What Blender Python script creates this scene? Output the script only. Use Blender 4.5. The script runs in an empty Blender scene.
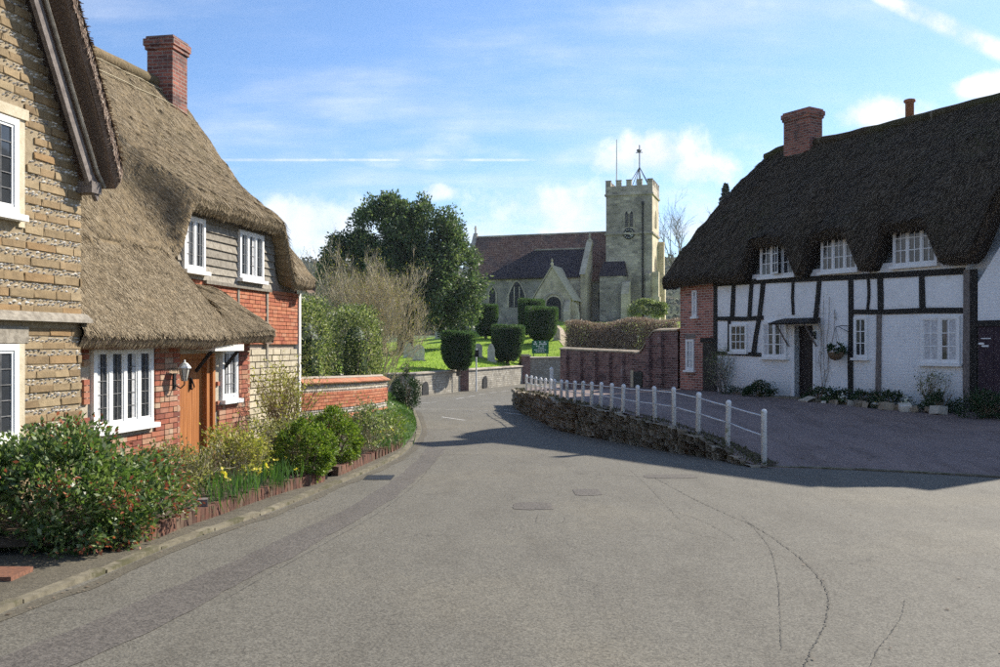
import bpy, math, random
import numpy as np
from mathutils import Vector, Matrix, noise as mnoise

# ------------------------------------------------------------------ camera, sky, sun, exposure
SC = bpy.context.scene
COL = SC.collection
random.seed(7)
RNG = np.random.default_rng(7)
R_ = math.radians

cam_d = bpy.data.cameras.new('camera')
cam = bpy.data.objects.new('camera', cam_d)
COL.objects.link(cam)
cam.location = (0, 0, 1.65)
cam.rotation_euler = (math.pi / 2, 0, 0)
cam_d.sensor_width = 36.0
cam_d.lens = 32.4
cam_d.shift_y = 0.0115
cam_d.clip_end = 9000
SC.camera = cam

SUN_AZ, SUN_EL = 50.5, 33.6          # azimuth from +Y towards +X
SUN_DIR = Vector((math.sin(R_(SUN_AZ)) * math.cos(R_(SUN_EL)), math.cos(R_(SUN_AZ)) * math.cos(R_(SUN_EL)), math.sin(R_(SUN_EL))))
sun_d = bpy.data.lights.new('sun', 'SUN')
sun_d.energy = 4.1
sun_d.angle = R_(0.55)
sun_d.color = (1.0, 0.93, 0.82)
sun = bpy.data.objects.new('sun', sun_d)
COL.objects.link(sun)
sun.location = (60, 50, 60)
sun.rotation_euler = SUN_DIR.to_track_quat('Z', 'Y').to_euler()

SC.view_settings.view_transform = 'Standard'
SC.view_settings.look = 'None'
SC.view_settings.gamma = 1.0
SC.view_settings.use_curve_mapping = False
SC.view_settings.exposure = 1.2
SC.render.engine = 'CYCLES'
SC.cycles.max_bounces = 6
SC.cycles.use_denoising = False
SC.cycles.transparent_max_bounces = 8


class NT:
    """small helper for wiring node trees"""
    def __init__(s, tree):
        s.t = tree; s.n = tree.nodes; s.l = tree.links

    def new(s, typ, ins=None, **props):
        nd = s.n.new(typ)
        for k, v in props.items():
            setattr(nd, k, v)
        for k, v in (ins or {}).items():
            s.put(nd, k, v)
        return nd

    def put(s, nd, k, v):
        sock = nd.inputs[k]
        if hasattr(v, 'is_output') or isinstance(v, bpy.types.NodeSocket):
            s.l.new(v, sock)
        else:
            if isinstance(v, tuple) and len(v) == 3 and sock.type == 'RGBA':
                v = (*v, 1)
            sock.default_value = v

    def math(s, op, a, b=None, c=None, clamp=False):
        nd = s.n.new('ShaderNodeMath'); nd.operation = op; nd.use_clamp = clamp
        for i, v in enumerate((a, b, c)):
            if v is not None:
                s.put(nd, i, v)
        return nd.outputs[0]

    def vmath(s, op, a, b=None):
        nd = s.n.new('ShaderNodeVectorMath'); nd.operation = op
        s.put(nd, 0, a)
        if b is not None:
            s.put(nd, 1, b)
        return nd.outputs['Value'] if op in ('DOT_PRODUCT', 'LENGTH', 'DISTANCE') else nd.outputs['Vector']

    def noise(s, vec, scale, detail=4, rough=.55, out='Fac'):
        return s.new('ShaderNodeTexNoise', {'Vector': vec, 'Scale': scale, 'Detail': detail, 'Roughness': rough}).outputs[out]

    def ramp(s, fac, stops, interp='LINEAR'):
        nd = s.n.new('ShaderNodeValToRGB'); cr = nd.color_ramp; cr.interpolation = interp
        while len(cr.elements) < len(stops):
            cr.elements.new(0.5)
        for e, (p, c) in zip(cr.elements, stops):
            e.position = p
            e.color = (c, c, c, 1) if isinstance(c, (int, float)) else (*c, 1)
        s.put(nd, 0, fac)
        return nd.outputs[0]

    def mix(s, fac, a, b, blend='MIX'):
        nd = s.n.new('ShaderNodeMix'); nd.data_type = 'RGBA'; nd.blend_type = blend
        s.put(nd, 0, fac); s.put(nd, 6, a); s.put(nd, 7, b)
        return nd.outputs[2]

    def smooth(s, v, a, b):
        nd = s.n.new('ShaderNodeMapRange'); nd.interpolation_type = 'SMOOTHSTEP'
        s.put(nd, 0, v); s.put(nd, 1, a); s.put(nd, 2, b)
        return nd.outputs[0]


def pix_dir(px, py):
    """direction on the sky dome in front of the village street"""
    return Vector(((px - 500) / 900, 1, (345 - py) / 900)).normalized()


world = bpy.data.worlds.new('World')
SC.world = world
world.use_nodes = True
W = NT(world.node_tree)
W.n.clear()
sky = W.new('ShaderNodeTexSky', sky_type='NISHITA', sun_disc=False, sun_elevation=R_(SUN_EL), sun_rotation=R_(SUN_AZ),
            altitude=80, air_density=1.0, dust_density=0.35, ozone_density=3.0)
gdir = W.new('ShaderNodeTexCoord').outputs['Generated']
sep = W.new('ShaderNodeSeparateXYZ', {0: gdir})
dz = W.math('MAXIMUM', sep.outputs[2], 0.0)
# thin cirrus veils on a high flat layer, drawn out sideways
inv = W.math('DIVIDE', 1.0, W.math('ADD', dz, 0.12))
plane = W.new('ShaderNodeCombineXYZ', {0: W.math('MULTIPLY', sep.outputs[0], inv), 1: W.math('MULTIPLY', sep.outputs[1], inv), 2: 0.0}).outputs[0]
veil_n = W.noise(W.vmath('MULTIPLY', plane, (0.5, 1.1, 1)), 1.3, 7, .62)
veil = W.math('MULTIPLY', W.smooth(veil_n, .42, .78), .55)
low = W.smooth(dz, .34, .04)
bank_n = W.noise(W.vmath('MULTIPLY', gdir, (2.4, 2.4, 7.5)), 2.1, 7, .6)
bank = W.math('MULTIPLY', W.smooth(W.math('ADD', bank_n, W.math('MULTIPLY', low, .38)), .66, .98), W.smooth(dz, .36, .12))
# cumulus heads: soft lobes broken up by noise
cum_n = W.noise(gdir, 17, 8, .62)
warp = W.math('MULTIPLY', W.math('SUBTRACT', cum_n, .5), 1.5)
cum = None
for (px, py, rx, ry, amp) in ((655, 156, 62, 26, 1.0), (690, 168, 45, 20, .9), (610, 160, 30, 16, .7), (875, 114, 42, 15, .9), (985, 86, 26, 10, .9),
                             (440, 192, 20, 10, .75), (380, 170, 10, 4, .0), (560, 210, 95, 34, .75), (300, 225, 110, 34, .7), (-160, 150, 120, 40, .9), (1200, 140, 110, 36, .9)):
    c = pix_dir(px, py)
    d = W.vmath('SUBTRACT', gdir, tuple(c))
    q = W.vmath('LENGTH', W.vmath('MULTIPLY', d, (900 / rx, 900 / rx, 900 / ry)))
    m = W.math('MULTIPLY', W.smooth(W.math('ADD', q, W.math('MULTIPLY', warp, -1.6)), 1.25, .25), amp)
    cum = m if cum is None else W.math('MAXIMUM', cum, m)
# vapour trails: great-circle bands
trail = None
for (a, b, w_, amp) in (((225, 160), (545, 160), .0022, .6), ((880, -4), (1004, 52), .012, 1.0)):
    da, db = pix_dir(*a), pix_dir(*b)
    nrm = da.cross(db).normalized(); mid = (da + db).normalized(); half = math.acos(max(-1, min(1, da.dot(mid))))
    band = W.smooth(W.math('ABSOLUTE', W.vmath('DOT_PRODUCT', gdir, tuple(nrm))), w_, w_ * .2)
    span = W.smooth(W.vmath('DOT_PRODUCT', gdir, tuple(mid)), math.cos(half * 1.25), math.cos(half * .9))
    m = W.math('MULTIPLY', W.math('MULTIPLY', band, span), W.math('MULTIPLY', W.smooth(cum_n, .25, .6), amp))
    trail = m if trail is None else W.math('MAXIMUM', trail, m)
cover = W.math('MAXIMUM', W.math('MAXIMUM', veil, bank), W.math('MAXIMUM', cum, trail), clamp=True)
cloud_col = W.mix(W.smooth(cum_n, .35, .7), (3.6, 3.7, 3.95), (5.0, 4.9, 4.85))
tint = W.mix(1.0, sky.outputs[0], (0.50, 0.58, 0.675), 'MULTIPLY')
skycol = W.mix(W.math('MULTIPLY', cover, .92), tint, cloud_col)
bg = W.new('ShaderNodeBackground', {'Color': skycol, 'Strength': 0.12})
W.l.new(bg.outputs[0], W.new('ShaderNodeOutputWorld').inputs[0])

# ------------------------------------------------------------------ materials
MATS = {}


def base_mat(name):
    m = bpy.data.materials.new(name)
    m.use_nodes = True
    t = NT(m.node_tree); t.n.clear()
    out = t.new('ShaderNodeOutputMaterial')
    MATS[name] = m
    return m, t, out


def pos(t):
    return t.new('ShaderNodeNewGeometry').outputs['Position']


def objc(t):
    return t.new('ShaderNodeTexCoord').outputs['Object']


def rnd(t):
    """a value per piece: works for single pieces that are objects and for pieces joined in one mesh"""
    g = t.new('ShaderNodeNewGeometry').outputs['Random Per Island']
    o = t.new('ShaderNodeObjectInfo').outputs['Random']
    return t.math('FRACT', t.math('ADD', g, o))


def finish(t, out, col, rough=.85, bump=None, bstr=.4, bdist=.02, spec=.3, trans=None, normal=None):
    p = t.new('ShaderNodeBsdfPrincipled', {'Base Color': col, 'Roughness': rough, 'Specular IOR Level': spec})
    if bump is not None:
        b = t.new('ShaderNodeBump', {'Height': bump, 'Strength': bstr, 'Distance': bdist})
        t.l.new(b.outputs[0], p.inputs['Normal'])
    sh = p.outputs[0]
    if trans:
        tr = t.new('ShaderNodeBsdfTranslucent', {'Color': trans[1]})
        mx = t.new('ShaderNodeMixShader', {0: trans[0]})
        t.l.new(sh, mx.inputs[1]); t.l.new(tr.outputs[0], mx.inputs[2]); sh = mx.outputs[0]
    t.l.new(sh, out.inputs[0])
    return p


def noisy(name, c1, c2, scale=6, rough=.85, bump=.35, bscale=40, bdist=.01, spec=.25, piece=0.0, piece_cols=None, detail=6, stain=None):
    """general worn surface: two-tone noise, optional per-piece tone, optional stains, fine relief"""
    m, t, out = base_mat(name)
    p = pos(t)
    f = t.noise(p, scale, detail, .6)
    col = t.mix(t.smooth(f, .3, .7), c1, c2)
    if piece_cols:
        rc = t.ramp(rnd(t), [(i / max(1, len(piece_cols) - 1), c) for i, c in enumerate(piece_cols)])
        col = t.mix(.45, rc, t.mix(1.0, rc, t.mix(t.smooth(f, .25, .75), (.55, .55, .55), (1.35, 1.35, 1.35)), 'MULTIPLY'))
    elif piece:
        v = t.math('MULTIPLY_ADD', rnd(t), piece, 1 - piece * .5)
        vv = t.new('ShaderNodeCombineColor', {0: v, 1: v, 2: v}).outputs[0]
        col = t.mix(1.0, col, vv, 'MULTIPLY')
    if stain:
        s_ = t.noise(p, stain[1], 5, .65)
        col = t.mix(t.smooth(s_, stain[2], stain[2] + .14), col, stain[0])
    b = t.noise(p, bscale, 5, .65)
    finish(t, out, col, rough, b, bump, bdist, spec)
    return m


def leafy(name, cols, trans=.3, rough=.55, spec=.25, tint=(1.1, 1.25, .6)):
    m, t, out = base_mat(name)
    r = rnd(t)
    col = t.ramp(r, [(i / (len(cols) - 1), c) for i, c in enumerate(cols)])
    f = t.noise(pos(t), 1.7, 3)
    col = t.mix(1.0, col, t.mix(f, (.65, .65, .65), (1.3, 1.3, 1.3)), 'MULTIPLY')
    finish(t, out, col, rough, spec=spec, trans=(trans, t.mix(1.0, col, tint, 'MULTIPLY')))
    return m


def thatch_mat(name, cols, moss, streak):
    m, t, out = base_mat(name)
    o = objc(t)
    fine = t.noise(t.vmath('MULTIPLY', o, (46, 5, 5)), 1.0, 6, .7)
    mid = t.noise(t.vmath('MULTIPLY', o, (5, .9, .9)), 1.0, 5, .6)
    big = t.noise(o, .55, 5, .6)
    col = t.mix(t.smooth(fine, .3, .72), cols[0], cols[1])
    col = t.mix(t.smooth(mid, .42, .72), col, cols[2])
    col = t.mix(t.math('MULTIPLY', t.smooth(big, .5, .68), .7), col, moss)
    col = t.mix(t.math('MULTIPLY', t.smooth(t.noise(t.vmath('MULTIPLY', o, (9, .5, .5)), 1, 4, .6), .62, .72), .6), col, streak)
    speck = t.smooth(t.noise(pos(t), 38, 3, .6), .66, .74)
    col = t.mix(t.math('MULTIPLY', speck, .45), col, streak)
    h = t.math('ADD', t.math('MULTIPLY', fine, .5), t.math('ADD', mid, t.noise(pos(t), 26, 4, .65)))
    finish(t, out, col, .95, h, .7, .035, .1)
    return m


def masonry(name, cols, mortar, bw, bh, mort, scale_var=2.5, bump=.5, rough=.9, stain=None, axes='xz', offs=.5, bdist=.012):
    """far walls and roofs whose pieces are too small to pick apart: courses in local coordinates"""
    m, t, out = base_mat(name)
    o = objc(t)
    s = t.new('ShaderNodeSeparateXYZ', {0: o})
    u = t.math('ADD', s.outputs[0], t.math('MULTIPLY', s.outputs[1], 1.0)) if axes == 'xz' else s.outputs[0]
    vec = t.new('ShaderNodeCombineXYZ', {0: u, 1: s.outputs[2], 2: 0.0}).outputs[0]
    vec = t.vmath('ADD', vec, t.vmath('MULTIPLY', t.vmath('SUBTRACT', t.noise(o, 3, 3, .5, 'Color'), (.5, .5, .5)), (.05, .03, 0)))
    br = t.new('ShaderNodeTexBrick', {'Vector': vec, 'Color1': (0.0, 0.0, 0.0), 'Color2': (1.0, 1.0, 1.0), 'Mortar': (.5, .5, .5), 'Scale': 1.0,
                                     'Mortar Size': mort, 'Mortar Smooth': .3, 'Brick Width': bw, 'Row Height': bh, 'Bias': 0.0}, offset=offs)
    col = t.ramp(br.outputs[0], [(i / (len(cols) - 1), c) for i, c in enumerate(cols)])
    f = t.noise(o, scale_var, 6, .62)
    col = t.mix(1.0, col, t.mix(t.smooth(f, .25, .75), (.6, .6, .6), (1.35, 1.35, 1.35)), 'MULTIPLY')
    col = t.mix(br.outputs[1], col, mortar)
    if stain:
        for (sc_, scl, thr) in stain:
            col = t.mix(t.math('MULTIPLY', t.smooth(t.noise(o, scl, 6, .65), thr, thr + .16), .8), col, sc_)
    h = t.math('ADD', t.math('MULTIPLY', t.math('SUBTRACT', 1.0, br.outputs[1]), .8), t.math('MULTIPLY', t.noise(o, 24, 4, .6), .6))
    finish(t, out, col, rough, h, bump, bdist, .2)
    return m


# ground materials
def asphalt(name, c_dark, c_lite, patchy, grit=420, crack=0.0):
    """worn tarmac: fine chippings, polished wheel tracks, stains, hairline crazing"""
    m, t, out = base_mat(name)
    p = pos(t)
    g2 = t.new('ShaderNodeTexVoronoi', {'Vector': p, 'Scale': grit * .22}).outputs['Color']
    gv = t.new('ShaderNodeSeparateColor', {0: g2}).outputs[0]
    g = t.noise(p, grit, 3, .7)
    big = t.noise(p, .28, 6, .62)
    mid = t.noise(t.vmath('MULTIPLY', p, (1.5, .45, 1)), 1.5, 6, .66)
    fine = t.noise(p, 9, 6, .7)
    mixv = t.math('ADD', t.math('MULTIPLY', g, .25), t.math('ADD', t.math('MULTIPLY', gv, .45), t.math('MULTIPLY', fine, .30)))
    col = t.mix(t.smooth(mixv, .12, .88), c_dark, c_lite)
    col = t.mix(t.math('MULTIPLY', t.smooth(mid, .42, .72), patchy), col, t.mix(1.0, col, (.70, .68, .66), 'MULTIPLY'))
    col = t.mix(t.math('MULTIPLY', t.smooth(big, .48, .66), .7), col, t.mix(1.0, col, (1.22, 1.19, 1.12), 'MULTIPLY'))
    oil = t.smooth(t.noise(p, 1.05, 4, .55), .66, .74)
    col = t.mix(t.math('MULTIPLY', oil, .32), col, t.mix(1.0, col, (.5, .5, .5), 'MULTIPLY'))
    pit = t.smooth(t.noise(p, 42, 4, .75), .62, .70)
    col = t.mix(t.math('MULTIPLY', pit, .45), col, t.mix(1.0, col, (.45, .45, .45), 'MULTIPLY'))
    h = t.math('ADD', t.math('MULTIPLY', gv, .5), t.noise(p, 34, 5, .65))
    if crack:
        wv = t.vmath('ADD', p, t.vmath('MULTIPLY', t.vmath('SUBTRACT', t.noise(p, 2.4, 4, .6, 'Color'), (.5, .5, .5)), (.9, .9, 0)))
        vd = t.new('ShaderNodeTexVoronoi', {'Vector': wv, 'Scale': 1.15}, feature='DISTANCE_TO_EDGE').outputs['Distance']
        where = t.smooth(t.noise(p, .42, 3, .5), .56, .68)
        ck_ = t.math('MULTIPLY', t.smooth(vd, .011, .002), t.math('MULTIPLY', where, crack))
        col = t.mix(ck_, col, (.035, .032, .03))
        halo = t.math('MULTIPLY', t.smooth(vd, .07, .0), t.math('MULTIPLY', where, .28 * crack))
        col = t.mix(halo, col, t.mix(1.0, col, (.62, .6, .58), 'MULTIPLY'))
        h = t.math('SUBTRACT', h, t.math('MULTIPLY', ck_, 1.5))
    finish(t, out, col, .85, h, .5, .010, .3)


asphalt('asphalt', (.064, .059, .047), (.184, .171, .138), .55, crack=.7)
asphalt('asphalt_patch', (.046, .041, .036), (.152, .136, .116), .6, 360)
asphalt('pavement_tarmac', (.055, .048, .035), (.145, .128, .092), .6)
asphalt('terrace_tarmac', (.12, .088, .078), (.29, .222, .198), 1.0, crack=.8)
noisy('crack', (.03, .028, .024), (.10, .094, .08), 9)
noisy('road_paint', (.36, .35, .32), (.52, .51, .48), 25, stain=((.13, .12, .11), 14, .50))
noisy('kerb_concrete', (.12, .105, .072), (.21, .185, .13), 9, piece=.4, stain=((.085, .08, .04), 4, .48))
noisy('soil', (.05, .035, .022), (.10, .075, .05), 14, bump=.8, bscale=20, bdist=.04)
noisy('path_gravel', (.42, .32, .24), (.55, .44, .34), 8)
noisy('iron_rust', (.12, .06, .04), (.22, .10, .06), 30)
m, t, out = base_mat('grass')
p = pos(t)
f = t.noise(p, .9, 6, .65); g = t.noise(p, 22, 4, .7)
col = t.mix(t.smooth(f, .3, .7), (.19, .30, .035), (.31, .43, .06))
col = t.mix(t.math('MULTIPLY', t.smooth(g, .45, .75), .6), col, (.10, .17, .02))
finish(t, out, col, .9, g, .8, .06, .1)
noisy('field', (.06, .11, .03), (.12, .16, .05), .02, bump=.2)
m, t, out = base_mat('woodland')
p = pos(t)
v = t.new('ShaderNodeTexVoronoi', {'Vector': p, 'Scale': .16}).outputs['Color']
vs = t.new('ShaderNodeSeparateColor', {0: v}).outputs[0]
col = t.ramp(vs, [(0, (.035, .05, .03)), (.5, (.06, .075, .035)), (.8, (.10, .09, .055)), (1, (.05, .07, .03))])
finish(t, out, col, .95, t.noise(p, .8, 5, .7), .8, 1.5, .05)

# building materials
thatch_mat('thatch_tan', ((.095, .07, .042), (.30, .23, .138), (.20, .152, .09)), (.13, .106, .06), (.43, .37, .27))
thatch_mat('thatch_dark', ((.022, .017, .012), (.125, .095, .06), (.055, .041, .027)), (.06, .062, .026), (.27, .23, .18))
noisy('thatch_cut', (.15, .10, .075), (.30, .215, .155), 60, bump=.9, bscale=90, bdist=.03)
noisy('thatch_cut_dark', (.02, .016, .012), (.045, .034, .026), 60, bump=.9, bscale=90, bdist=.03)
m, t, out = base_mat('straw_tan')
col = t.ramp(rnd(t), [(0, (.075, .056, .033)), (.35, (.175, .133, .078)), (.75, (.285, .222, .138)), (1, (.46, .385, .27))])
finish(t, out, col, .85, spec=.2)
m, t, out = base_mat('straw_brown')
col = t.ramp(rnd(t), [(0, (.10, .065, .05)), (.6, (.22, .155, .115)), (.9, (.33, .25, .19)), (1, (.62, .55, .46))])
finish(t, out, col, .85, spec=.2)
m, t, out = base_mat('straw_dark')
col = t.ramp(rnd(t), [(0, (.02, .015, .010)), (.45, (.05, .037, .024)), (.82, (.14, .10, .06)), (1, (.20, .16, .115))])
finish(t, out, col, .8, spec=.15)
noisy('mortar', (.34, .29, .215), (.46, .405, .315), 20)
noisy('mortar_dark', (.25, .21, .17), (.36, .31, .25), 20)
noisy('brick_red', (.3, .1, .05), (.4, .15, .08), 18, piece_cols=[(.16, .055, .04), (.31, .095, .055), (.36, .16, .10), (.28, .085, .052), (.42, .31, .215), (.34, .12, .068), (.40, .27, .17)], bscale=70, bump=.4, bdist=.006)
noisy('brick_orange', (.4, .15, .08), (.5, .2, .1), 18, piece_cols=[(.30, .085, .045), (.39, .13, .065), (.44, .17, .085), (.35, .105, .052), (.43, .20, .115)], bscale=70, bump=.4, bdist=.006)
noisy('brick_dull', (.3, .1, .05), (.4, .15, .08), 18, piece_cols=[(.13, .055, .05), (.28, .10, .07), (.34, .15, .11), (.22, .08, .06), (.30, .19, .15)], bscale=70, bump=.4, bdist=.006)
noisy('brick_edging', (.3, .1, .05), (.4, .15, .08), 18, piece_cols=[(.065, .038, .028), (.125, .056, .038), (.165, .08, .052), (.10, .05, .035), (.13, .09, .06)], bscale=70, bump=.5, bdist=.006, stain=((.10, .10, .05), 6, .56))
noisy('ham_stone', (.36, .25, .12), (.48, .36, .19), 10, piece_cols=[(.17, .115, .06), (.255, .18, .095), (.21, .15, .08), (.31, .235, .135), (.25, .155, .07), (.29, .22, .13)], bscale=50, bump=.6, bdist=.012, stain=None)
noisy('pale_stone', (.42, .36, .25), (.52, .46, .34), 10, piece=.3, bscale=50, bump=.5, bdist=.01)
noisy('flint', (.3, .3, .3), (.5, .5, .5), 25, rough=.45, piece_cols=[(.68, .66, .60), (.40, .36, .30), (.78, .76, .70), (.50, .44, .34), (.64, .59, .50), (.17, .16, .16), (.72, .68, .60)], bump=.3, spec=.4)
noisy('ham_mortar', (.24, .185, .115), (.33, .265, .17), 16, bump=.7, bscale=60)
noisy('white_paint', (.70, .70, .68), (.80, .80, .78), 14, .5, .08, stain=((.5, .49, .45), 5, .62))
noisy('cream_paint', (.68, .66, .6), (.78, .76, .7), 14, .55, .1)
noisy('black_timber', (.012, .011, .010), (.03, .027, .024), 12, .7, .5, 30)
noisy('grey_timber', (.16, .14, .11), (.29, .26, .21), 14, .85, .6, 60, piece=.4)
noisy('grey_post', (.12, .10, .09), (.22, .19, .17), 14, .85, .6, 60)
noisy('lead', (.10, .10, .10), (.2, .2, .2), 20, .6)
noisy('black_iron', (.012, .012, .013), (.03, .03, .03), 20, .5)
m, t, out = base_mat('oak_door')
o = objc(t)
g = t.noise(t.vmath('MULTIPLY', o, (26, 26, 1.4)), 1, 5, .6)
finish(t, out, t.mix(t.smooth(g, .3, .7), (.25, .085, .022), (.42, .165, .05)), .5, g, .25, .005, .4)
noisy('dark_door', (.016, .012, .012), (.035, .028, .026), 9, .5, .3)
noisy('plum_gate', (.03, .018, .026), (.05, .03, .04), 5, .6, .3)
m, t, out = base_mat('glass')
p = pos(t)
finish(t, out, t.mix(t.noise(p, 2.2, 3), (.012, .014, .017), (.06, .065, .07)), .07, t.noise(p, 3.5, 2), .12, .02, .6)
noisy('church_glass', (.012, .013, .016), (.03, .032, .036), 3, .35, .2, 8)
noisy('curtain', (.40, .40, .40), (.62, .62, .62), 20, .6, .2)
noisy('lamp_glass', (.45, .42, .36), (.55, .52, .45), 4, .2, .05)
# white-washed brick of the half-timbered cottage
m, t, out = base_mat('whitewash')
o = objc(t)
s = t.new('ShaderNodeSeparateXYZ', {0: o})
vec = t.new('ShaderNodeCombineXYZ', {0: s.outputs[0], 1: s.outputs[2], 2: 0.0}).outputs[0]
br = t.new('ShaderNodeTexBrick', {'Vector': vec, 'Scale': 1.0, 'Mortar Size': .006, 'Mortar Smooth': .6, 'Brick Width': .225, 'Row Height': .075})
f = t.noise(o, 1.4, 6, .65)
low_ = t.smooth(t.math('ADD', s.outputs[2], t.math('MULTIPLY', f, .8)), 1.35, .2)
col = t.mix(t.smooth(f, .35, .75), (.80, .80, .79), (.70, .70, .69))
col = t.mix(t.math('MULTIPLY', low_, .55), col, (.44, .42, .36))
peel = t.smooth(t.noise(o, 7, 6, .7), .60, .66)
col = t.mix(t.math('MULTIPLY', peel, t.math('MULTIPLY', low_, .8)), col, (.33, .27, .21))
h = t.math('ADD', t.math('MULTIPLY', t.math('SUBTRACT', 1.0, br.outputs[1]), .7), t.math('MULTIPLY', t.noise(o, 40, 4, .6), .5))
finish(t, out, col, .75, h, .55, .012, .3)
noisy('lime_panel', (.72, .72, .71), (.80, .80, .79), 3, .8, .35, 14, stain=((.58, .56, .50), 2.2, .58))
masonry('church_stone', [(.25, .22, .185), (.43, .375, .305), (.34, .295, .24), (.54, .47, .37)], (.39, .34, .28), .62, .30, .018, .35, .6,
        stain=[((.16, .145, .13), .5, .52), ((.44, .385, .325), .9, .60)], bdist=.03)
masonry('church_stone_warm_lit', [(.46, .385, .27), (.58, .495, .36), (.52, .435, .31)], (.44, .375, .275), .55, .28, .014, .5, .5, stain=[((.24, .21, .15), .8, .58)], bdist=.02)  # warm dressed stone, lightened further to paint sunlight on the tower's side
masonry('church_tile', [(.20, .105, .075), (.29, .15, .105), (.24, .13, .10), (.36, .22, .15)], (.08, .055, .045), .3, .22, .02, .35, .7,
        stain=[((.10, .075, .07), .35, .50), ((.34, .28, .19), .6, .62)], bdist=.03)
masonry('church_slate', [(.045, .035, .04), (.065, .05, .055), (.055, .042, .045)], (.02, .018, .02), .35, .24, .02, .35, .6, stain=[((.11, .085, .08), .5, .6)], bdist=.03)
masonry('rubble_wall', [(.20, .18, .15), (.34, .31, .25), (.27, .25, .21), (.42, .40, .35)], (.26, .235, .19), .22, .13, .02, 1.2, .8, stain=[((.13, .12, .10), 1.1, .52)], bdist=.03)
masonry('old_brick', [(.09, .05, .048), (.19, .09, .078), (.26, .145, .125), (.15, .075, .068)], (.28, .23, .21), .225, .075, .009, 1.1, .6,
        stain=[((.075, .052, .055), 1.1, .50), ((.42, .36, .34), 1.9, .58)])
masonry('cottage_brick', [(.17, .07, .055), (.33, .12, .085), (.40, .16, .115), (.27, .09, .07)], (.42, .36, .31), .225, .075, .011, 1.3, .6,
        stain=[((.46, .42, .38), 2.6, .66)])
masonry('chimney_brick', [(.11, .045, .04), (.25, .085, .06), (.33, .12, .08), (.20, .07, .055)], (.25, .2, .17), .225, .075, .012, 1.3, .6, stain=[((.06, .05, .05), 1.5, .55)])
noisy('roof_tile', (.30, .11, .055), (.42, .18, .09), 12, piece_cols=[(.26, .10, .055), (.44, .17, .085), (.38, .15, .08), (.34, .2, .11)])
noisy('mossy_stone', (.075, .065, .05), (.15, .13, .10), 7, piece_cols=[(.12, .09, .06), (.26, .205, .14), (.40, .33, .235), (.18, .14, .095), (.50, .44, .34), (.23, .185, .125)], bump=.9, bscale=22, bdist=.03, stain=((.05, .065, .02), 3.5, .56))
noisy('moss_top', (.07, .085, .03), (.14, .12, .07), 9, bump=.9, bscale=30, bdist=.03)
noisy('grave_stone', (.42, .38, .30), (.55, .50, .42), 5, piece=.4, stain=((.22, .21, .17), 4, .58))
noisy('sign_green', (.015, .12, .06), (.025, .15, .08), 4, .45, .05)
noisy('post_white', (.66, .67, .66), (.8, .8, .78), 9, .6, .3, 60, stain=((.34, .36, .26), 9, .55))
noisy('rail_white', (.55, .6, .65), (.72, .76, .78), 9, .45, .2, stain=((.3, .3, .28), 11, .62))
noisy('silver_car', (.5, .53, .56), (.55, .58, .6), 3, .3, .02, spec=.5)
noisy('tyre', (.015, .015, .015), (.03, .03, .03), 20)
noisy('terracotta', (.30, .13, .07), (.38, .17, .09), 12)
noisy('coir', (.10, .065, .035), (.17, .115, .07), 60, bump=.9)
# plant materials
noisy('bark', (.09, .075, .055), (.18, .15, .115), 9, bump=.8, bscale=25, bdist=.02)
noisy('twig_pale', (.42, .36, .23), (.60, .53, .37), 5, piece=.5)
noisy('twig_brown', (.16, .105, .065), (.27, .19, .125), 5, piece=.5)
noisy('twig_grey', (.16, .14, .12), (.26, .23, .2), 5, piece=.5)
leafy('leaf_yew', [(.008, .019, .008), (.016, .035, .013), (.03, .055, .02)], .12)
leafy('leaf_topiary', [(.02, .048, .022), (.055, .105, .046), (.13, .19, .08)], .38)
leafy('leaf_oak', [(.03, .058, .032), (.065, .105, .055), (.125, .17, .095), (.24, .27, .17)], .36, .5, .3)
leafy('leaf_photinia', [(.03, .065, .018), (.07, .125, .035), (.13, .20, .055), (.26, .31, .13), (.09, .15, .04), (.34, .36, .2)], .30, .42, .35)
leafy('leaf_redtip', [(.32, .08, .04), (.42, .17, .085), (.25, .06, .035)], .3, .45, tint=(1.1, .8, .7))
leafy('leaf_yellow', [(.20, .21, .04), (.36, .33, .07), (.14, .17, .04), (.50, .44, .16), (.30, .25, .09)], .4)
leafy('leaf_olive', [(.08, .09, .03), (.17, .17, .06), (.28, .26, .11), (.38, .35, .2)], .35)
leafy('leaf_box', [(.06, .12, .015), (.12, .19, .025), (.20, .27, .04), (.28, .33, .06)], .3)
leafy('leaf_hedge', [(.035, .065, .022), (.09, .13, .045), (.24, .27, .12), (.44, .45, .28)], .36, .5, .3)
leafy('leaf_beech', [(.16, .12, .085), (.28, .215, .155), (.40, .32, .24)], .3, tint=(1.05, .98, .85))
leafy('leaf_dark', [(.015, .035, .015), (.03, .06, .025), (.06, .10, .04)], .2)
leafy('leaf_hill', [(.03, .045, .025), (.055, .07, .035), (.09, .085, .05)], .1, .8, .1)
leafy('leaf_blade', [(.06, .13, .03), (.10, .19, .05), (.05, .10, .04)], .3)
leafy('grass_blade', [(.13, .23, .025), (.25, .36, .05), (.19, .29, .04)], .4)
leafy('shaded_bank_blade', [(.045, .10, .02), (.08, .15, .03), (.06, .12, .03)], .3)  # blades darkened too, the bank's shade painted in
noisy('shaded_bank_grass', (.05, .10, .025), (.085, .15, .035), 1.2, bump=.8, bscale=24, bdist=.05)  # the bank's shade put into the colour: deeper green than the lawn
leafy('petal_yellow', [(.75, .6, .05), (.8, .68, .15)], .3)
leafy('petal_white', [(.7, .7, .66), (.8, .8, .75)], .3)
M = MATS

# ------------------------------------------------------------------ geometry helpers
ZB = {}


def top_of(o):
    while o.parent:
        o = o.parent
    return o


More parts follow.
